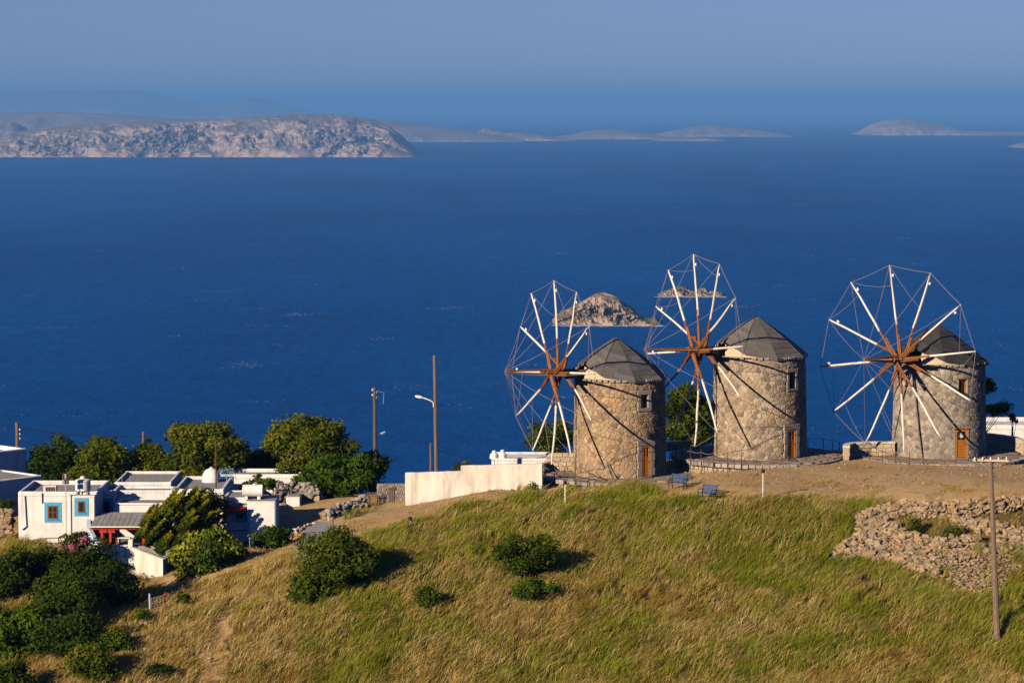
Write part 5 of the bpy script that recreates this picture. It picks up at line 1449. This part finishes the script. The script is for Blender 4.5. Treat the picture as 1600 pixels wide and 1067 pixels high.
# lower left
o_ = tree(94, 142, 823, 872, 163.2, 'oleander', 'oleander bush with pink blossom beside the courtyard wall', 'shrub', 12, .09, 420, 117, cat='bush', bias=.1)
bl = [((R.uniform(-.8, .8), R.uniform(-.9, .1), R.uniform(.3, 1.75)), (.28, .28, .25)) for _ in range(12)]
crown_mesh('blossom', bl, 520, .055, M['flower'], o_, 119, .8)
tree(-30, 62, 852, 950, 157, 'bush', 'dark green bush at the left edge', 'shrub', 16, .10, 420, 120, cat='bush')
tree(36, 112, 846, 942, 159, 'bush', 'tall olive green bush between the left edge and the oleander', 'shrub', 14, .09, 420, 121, cat='bush', bias=.1)
tree(84, 216, 846, 968, 155.5, 'bush', 'large round dark green bush below the oleander', 'shrub', 30, .10, 420, 122, cat='bush', br=(.2, .34))
tree(20, 166, 894, 1018, 151, 'bush', 'broad dark bush in front of the large round bush', 'shrub', 28, .10, 420, 123, cat='bush', br=(.2, .34), bias=-.03)
tree(-30, 80, 930, 1046, 147.5, 'bush', 'bright fig like bush at the left edge near the bottom', 'bright', 20, .12, 360, 124, cat='bush', br=(.22, .34))
tree(56, 172, 948, 1050, 147, 'bush', 'shaded green bush near the bottom left corner', 'shrub', 18, .10, 420, 125, cat='bush')
tree(100, 190, 1000, 1085, 143, 'bush', 'low grey green bush at the bottom edge', 'mastic', 14, .09, 420, 126, cat='bush')
tree(-10, 60, 1020, 1090, 142, 'bush', 'dark low bush in the bottom left corner', 'shrub', 12, .09, 420, 127, cat='bush')
tree(150, 215, 978, 1024, None, 'bush', 'fresh green feathery bush on the path side below the gate', 'bright', 12, .08, 460, 128, cat='bush')
tree(206, 236, 948, 975, None, 'bush', 'small green tuft bush just below the garden gate', 'bright', 7, .07, 520, 129, cat='bush', bias=-.1)
tree(272, 305, 922, 950, None, 'bush', 'small rounded shrub uphill from the red gate post', 'mastic', 7, .08, 460, 130, cat='bush')
tree(225, 275, 1032, 1066, None, 'bush', 'small dark herb clump beside the footpath near the bottom', 'shrub', 8, .08, 460, 131, cat='bush')
# hillside
tree(462, 586, 822, 926, None, 'bush', 'olive bush with brown tips beside the top of the footpath', 'mastic', 24, .085, 460, 132, cat='bush', br=(.2, .34))
tree(440, 520, 890, 948, None, 'bush', 'lower part bush spreading left below the olive bush', 'mastic', 14, .085, 460, 133, cat='bush', bias=-.05)
tree(764, 888, 824, 908, None, 'bush', 'wide dark wind shaped bush in the middle of the grassy slope', 'mastic', 26, .085, 480, 134, cat='bush', br=(.18, .34), bias=-.1)
tree(782, 872, 893, 942, None, 'bush', 'low bright green growth at the foot of the wide dark bush', 'bright', 16, .07, 480, 135, cat='bush', br=(.25, .4))
tree(648, 692, 912, 956, None, 'bush', 'small dark bush on the slope left of the wide bush', 'mastic', 10, .08, 480, 136, cat='bush', bias=-.2)
tree(826, 846, 750, 775, None, 'bush', 'small fresh green weed at the end of the long wall', 'bright', 7, .06, 500, 137, cat='plant')
# round the mills
tree(822, 902, 652, 716, 183, 'tree', 'loose green tree behind the leftmost windmill', 'mastic', 16, .09, 380, 138, bias=.0)
tree(1036, 1118, 588, 712, 184, 'tree', 'dark dense tree between the left and middle windmills', 'pine', 26, .11, 420, 139, bias=-.28)
tree(1535, 1580, 624, 652, 182, 'pine_tree', 'wind bent pine branch sticking out right of the rightmost windmill', 'pine', 7, .09, 420, 140, br=(.4, .6), trunk_to=176.5, trunk_u=1520)
tree(1528, 1558, 584, 616, 182, 'pine_tree', 'small tuft of pine beside the roof of the rightmost windmill', 'pine', 4, .09, 420, 141, br=(.4, .6), trunk_to=176.5, trunk_u=1515)
tree(1574, 1592, 645, 664, 181, 'agave', 'small dark spiky plant on the wall right of the rightmost windmill', 'pine_dark', 5, .10, 500, 142, cat='plant')
tree(705, 745, 718, 740, 176, 'bush', 'dry olive bush peeping over the long wall', 'mastic', 8, .08, 420, 143, cat='bush')
tree(1418, 1445, 806, 840, None, 'bush', 'green weed growing in the hollow of the stone ruin', 'mastic', 7, .07, 460, 144, cat='bush')
tree(1470, 1510, 812, 850, None, 'bush', 'dry green scrub among the stones of the ruin', 'mastic', 8, .07, 420, 145, cat='bush')

# ------------------------------------------------------------------ ruin of dry stone
def ruin():
    rr = random.Random(77)
    t = thing('stone_ruin', 'collapsed dry stone enclosure on the slope at right', 'ruin', G(1450, 860))
    b0 = t.location.copy(); items = []
    def put(u, v, lift, sz, dy=0.0):
        g = G(u, v); items.append((sz, Vector((g.x, g.y + dy, g.z + lift))))
    # upper wall
    top = [(1342, 812), (1360, 802), (1385, 797), (1410, 796), (1440, 798), (1470, 796), (1500, 796), (1540, 793), (1575, 790), (1610, 786)]
    for k in range(700):
        s = rr.random() * (len(top) - 1); i = int(s); f = s - i
        u = top[i][0] * (1 - f) + top[i + 1][0] * f; v = top[i][1] * (1 - f) + top[i + 1][1] * f
        h = .45 + .3 * f
        put(u + rr.uniform(-2, 2), v + 10 + rr.uniform(-3, 3), rr.random() * (.55 if u < 1400 else .75), rr.uniform(.18, .34))
    # inner wall, right
    for k in range(340):
        u = rr.uniform(1490, 1610); v = 812 + (u - 1490) * .22 + rr.uniform(-6, 6)
        put(u, v + 8, rr.random() * .5, rr.uniform(.2, .36))
    for k in range(170):
        u = rr.uniform(1462, 1528); v = 858 - (u - 1462) * .1 + rr.uniform(-4, 10)
        put(u, v, rr.random() * .5, rr.uniform(.2, .34))
    # tumbled slope
    poly = [(1300, 872), (1335, 842), (1352, 815), (1385, 815), (1420, 838), (1462, 848), (1500, 870), (1560, 850), (1610, 845), (1610, 880), (1580, 905), (1560, 932), (1520, 930), (1470, 905), (1430, 893), (1390, 878), (1340, 876), (1300, 884)]
    k = 0
    while k < 4600:
        u, v = rr.uniform(1295, 1612), rr.uniform(812, 936)
        if not bool(inpoly(np.array([u]), np.array([v]), poly)[0]): continue
        k += 1; fine = v > 868 and u > 1470
        put(u, v, rr.uniform(0, .28), rr.uniform(.06, .17) if fine else rr.uniform(.08, .16) + .34 * rr.random() ** 4)
    items.sort(key=lambda q: -q[0])
    # shared templates
    tmpl = []
    for k in range(14):
        m_ = MB(); m_.cbox((0, 0, 0), (rr.uniform(.9, 1.4), rr.uniform(.7, 1.1), rr.uniform(.35, .7)), .11, 0, (k + .5) / 14, .10, rr); tmpl.append(m_)
    metas = [None] * 14; ex = MB()
    for k, (sz, p) in enumerate(items):
        q = rr.randrange(14); m_ = tmpl[q]
        rot = (rr.uniform(-.5, .5), rr.uniform(-.5, .5), rr.uniform(0, 6.3))
        if k < 290:
            if metas[q] is None:
                o = m_.build('stone', M['rubble'], t); metas[q] = o.data
            else:
                o = bpy.data.objects.new('stone', metas[q]); link(o, t)
            o.location = p - b0; o.rotation_euler = rot; o.scale = (sz,) * 3
        else:
            from mathutils import Euler
            mx = Euler(rot).to_matrix()
            ex.add([tuple(mx @ (Vector(v) * sz) + p - b0) for v in m_.v], m_.f, rr.random())
    tag(ex.build('stones', M['rubble'], t), kind='stuff')
ruin()
# scattered stones on the dirt
def pebbles():
    rr = random.Random(8); ex = MB()
    for k in range(1500):
        u, v = rr.uniform(530, 1600), rr.uniform(722, 830)
        if not bool(inpoly(np.array([u]), np.array([v]), DIRT)[0]): continue
        x = XU(u, 1) ; p = None
        Yr = 172 - (v - 730) * .19
        X_ = XU(u, Yr); z = hz1(X_, Yr); sz = rr.uniform(.03, .12) * (1.6 if rr.random() < .08 else 1)
        ex.cbox((X_, Yr, z + sz * .2), (sz * 1.3, sz, sz * .7), sz * .25, rr.uniform(0, 3), rr.random(), sz * .1, rr)
    for k in range(260):
        u, v = rr.uniform(205, 330), rr.uniform(955, 1060)
        if rr.random() < .7: u, v = rr.gauss(235, 14), rr.gauss(1005, 18)
        Yr = 146.5 + (1010 - v) * .07; X_ = XU(u, Yr); z = hz1(X_, Yr); sz = rr.uniform(.08, .26)
        ex.cbox((X_, Yr, z + sz * .2), (sz * 1.3, sz, sz * .7), sz * .25, rr.uniform(0, 3), rr.random(), sz * .1, rr)
    o = ex.build('gravel', M['rubble']); tag(o, kind='stuff')
pebbles()

# ------------------------------------------------------------------ grass
nx_idx = {}
def ground_z(x, y):
    """height of the built ground mesh (with its bumps)"""
    i = np.clip(np.searchsorted(gx, x) - 1, 0, len(gx) - 2); j = np.clip(np.searchsorted(gy, y) - 1, 0, len(gy) - 2)
    fx = (x - gx[i]) / (gx[i + 1] - gx[i]); fy = (y - gy[j]) / (gy[j + 1] - gy[j])
    return (HZ2[j, i] * (1 - fx) * (1 - fy) + HZ2[j, i + 1] * fx * (1 - fy) + HZ2[j + 1, i] * (1 - fx) * fy + HZ2[j + 1, i + 1] * fx * fy)
# smooth random fields for patches
def field(seed, scale, n=256):
    r_ = np.random.RandomState(seed); g = r_.rand(n, n)
    def f(x, y):
        a = (x / scale) % (n - 1); b = (y / scale) % (n - 1); i = a.astype(int); j = b.astype(int); u = a - i; v = b - j
        u = u * u * (3 - 2 * u); v = v * v * (3 - 2 * v)
        return (g[i, j] * (1 - u) * (1 - v) + g[i + 1, j] * u * (1 - v) + g[i, j + 1] * (1 - u) * v + g[i + 1, j + 1] * u * v)
    return f
f1, f2, f3, f4 = field(1, 4.5), field(2, 1.6), field(3, .6), field(4, 9.0)
def patch(x, y): return .38 * f1(x, y * .8) + .27 * f2(x, y) + .17 * f3(x, y) + .18 * f4(x, y)
def sow(n, seed, keep):
    r_ = np.random.RandomState(seed)
    y = r_.uniform(136, 176, n); x = r_.uniform(-1, 1, n) * (y * .182 + .5)
    z = ground_z(x, y); u, v = proj(x, y, z)
    k = keep(x, y, z, u, v, r_)
    return x[k], y[k], z[k], u[k], v[k], r_
BUSH = [(510, 915, 60, 25), (828, 905, 45, 30)]
def blades(name, x, y, z, r_, h, wd, lean, mat, rn):
    n = len(x)
    an = r_.uniform(0, PI, n); dx, dy = np.cos(an) * wd / 2, np.sin(an) * wd / 2
    la = r_.normal(0, .5, n); lx = lean * np.cos(la) + r_.normal(0, .12, n); ly = lean * np.sin(la) * .6 + r_.normal(0, .12, n)
    zz = z - .03
    p0 = np.stack([x - dx, y - dy, zz], 1); p1 = np.stack([x + dx, y + dy, zz], 1)
    m = .5; p2 = np.stack([x + dx * .8 + lx * h * .28, y + dy * .8 + ly * h * .28, zz + h * .58], 1); p3 = np.stack([x - dx * .8 + lx * h * .28, y - dy * .8 + ly * h * .28, zz + h * .58], 1)
    p4 = np.stack([x + lx * h, y + ly * h, zz + h * (1 - .25 * np.abs(lx))], 1)
    V = np.stack([p0, p1, p2, p3, p4], 1).reshape(-1, 3)
    b = np.arange(n)[:, None] * 5
    T = np.concatenate([b + np.array([[0, 1, 2]]), b + np.array([[0, 2, 3]]), b + np.array([[3, 2, 4]])], 1).reshape(-1, 3)
    o = np_mesh(name, V, T, M[mat], None, np.repeat(rn, 3)); tag(o, kind='stuff'); return o
def wob(u, v):
    return u + 26 * (f3(u * .05, v * .09) - .5) + 12 * (f3(u * .2, v * .3) - .5), v + 13 * (f3(u * .06 + 9, v * .1) - .5) + 7 * (f3(u * .25, v * .3 + 5) - .5)
def ok_zone(u, v):
    u, v = wob(np.asarray(u, float), np.asarray(v, float))
    bare = (f2(u * .045 + 3, v * .10) * .55 + f3(u * .06, v * .14 + 8) * .45) > .70      # small bare or trodden patches
    inr = inpoly(u, v, RUIN) & ~((v > 855) & (f3(u * .07, v * .12) > .66))
    return ~(bare | inpoly(u, v, DIRT) | (inpoly(u, v, PATHZ) & (f3(u * .11, v * .11) + f2(u * .09, v * .2) * .5 > .62)) | inpoly(u, v, VILL) | inr)
def green_amount(x, y, u, v):
    g = patch(x, y)
    g = g + .05 * sstep(940, 820, v) - .03                          # greener towards the crest
    g = g + .10 * np.exp(-((u - 1450) / 170) ** 2 - ((v - 950) / 32) ** 2)
    g = g + .10 * np.exp(-((u - 640) / 90) ** 2 - ((v - 840) / 25) ** 2)
    g = g - .22 * sstep(520, 360, u) - .07 * sstep(980, 1060, v) - .05 * np.exp(-((u - 1290) / 90) ** 2)
    return g
def kg(x, y, z, u, v, r_): return ok_zone(u, v) & (green_amount(x, y, u, v) + r_.normal(0, .11, len(x)) > .455)
def kd(x, y, z, u, v, r_): return ok_zone(u, v) & (green_amount(x, y, u, v) + r_.normal(0, .11, len(x)) < .53)
x, y, z, u, v, r_ = sow(560000, 5, kg)
hgt = r_.uniform(.28, .62, len(x)) * (.6 + .9 * f2(x + 9, y)); rn = np.clip(.15 + .5 * f2(x, y + 5) + .35 * r_.rand(len(x)), 0, 1)
blades('green_grass', x, y, z, r_, hgt, .030, .45, 'greengrass', rn); n1 = len(x)
x, y, z, u, v, r_ = sow(430000, 6, kd)
hgt = r_.uniform(.22, .55, len(x)) * (.5 + 1.1 * f2(x + 3, y + 7)); rn = np.clip(.05 + .55 * f3(x, y + 2) * 1.0 + .4 * r_.rand(len(x)) * f1(x + 4, y) * 1.6, 0, 1)
blades('dry_grass', x, y, z, r_, hgt, .026, .65, 'drygrass', rn); n2 = len(x)
def ks(x, y, z, u, v, r_): return ok_zone(u, v) & (f2(x + 20, y * .7) * .6 + f3(x, y + 30) * .4 + r_.normal(0, .08, len(x)) > .52)
x, y, z, u, v, r_ = sow(95000, 9, ks)
blades('straw_stalks', x, y, z, r_, r_.uniform(.45, .85, len(x)), .028, .75, 'drygrass', np.clip(.35 + .65 * r_.rand(len(x)), 0, 1)); n4 = len(x)
# weeds in the grass
def weeds():
    nr = np.random.RandomState(91); Cs, Ns, Rn = [], [], []
    for k in range(420):
        y = nr.uniform(137, 162); x = nr.uniform(-1, 1) * (y * .182)
        z = float(ground_z(np.array([x]), np.array([y]))[0]); u, v = proj(x, y, z)
        if not ok_zone(np.array([u]), np.array([v]))[0] or nr.rand() > patch(np.array([x + 40]), np.array([y]))[0] * 1.3: continue
        m_ = nr.randint(25, 110); sc_ = nr.uniform(.12, .38); d = nr.normal(size=(m_, 3)); d /= np.linalg.norm(d, axis=1)[:, None]; d[:, 2] = abs(d[:, 2])
        Cs.append(np.array([x, y, z]) + d * nr.uniform(.3, 1, (m_, 1)) * sc_ * np.array([1.3, 1.3, 1.0])); Ns.append(d); Rn.append(np.clip(nr.rand() * .8 + .3 * nr.rand(m_), 0, 1))
    V, Fq = leaves(np.concatenate(Cs), np.concatenate(Ns), .055, nr, .5)
    tag(np_mesh('weeds', V, Fq, M['mastic'], None, np.concatenate(Rn)), kind='stuff')
weeds()
# short dry tufts on the bare earth
def kt(x, y, z, u, v, r_):
    return (inpoly(u, v, DIRT) | inpoly(u, v, PATHZ) | inpoly(u, v, RUIN) | (inpoly(u, v, VILL) & (v > 845))) & (f3(x, y) * .6 + f2(x, y) * .4 + r_.normal(0, .03, len(x)) > np.where(inpoly(u, v, DIRT), .60, .50)) & ((v > 748) | (u < 1000))
x, y, z, u, v, r_ = sow(420000, 7, kt)
hgt = r_.uniform(.05, .22, len(x)) * np.where(inpoly(u, v, RUIN), 1.7, 1.0); blades('dry_tufts', x, y, z, r_, hgt, .022, .6, 'drygrass', np.clip(.1 + .8 * r_.rand(len(x)), 0, 1)); n3 = len(x)
print('blades', n4, n1, n2, n3)
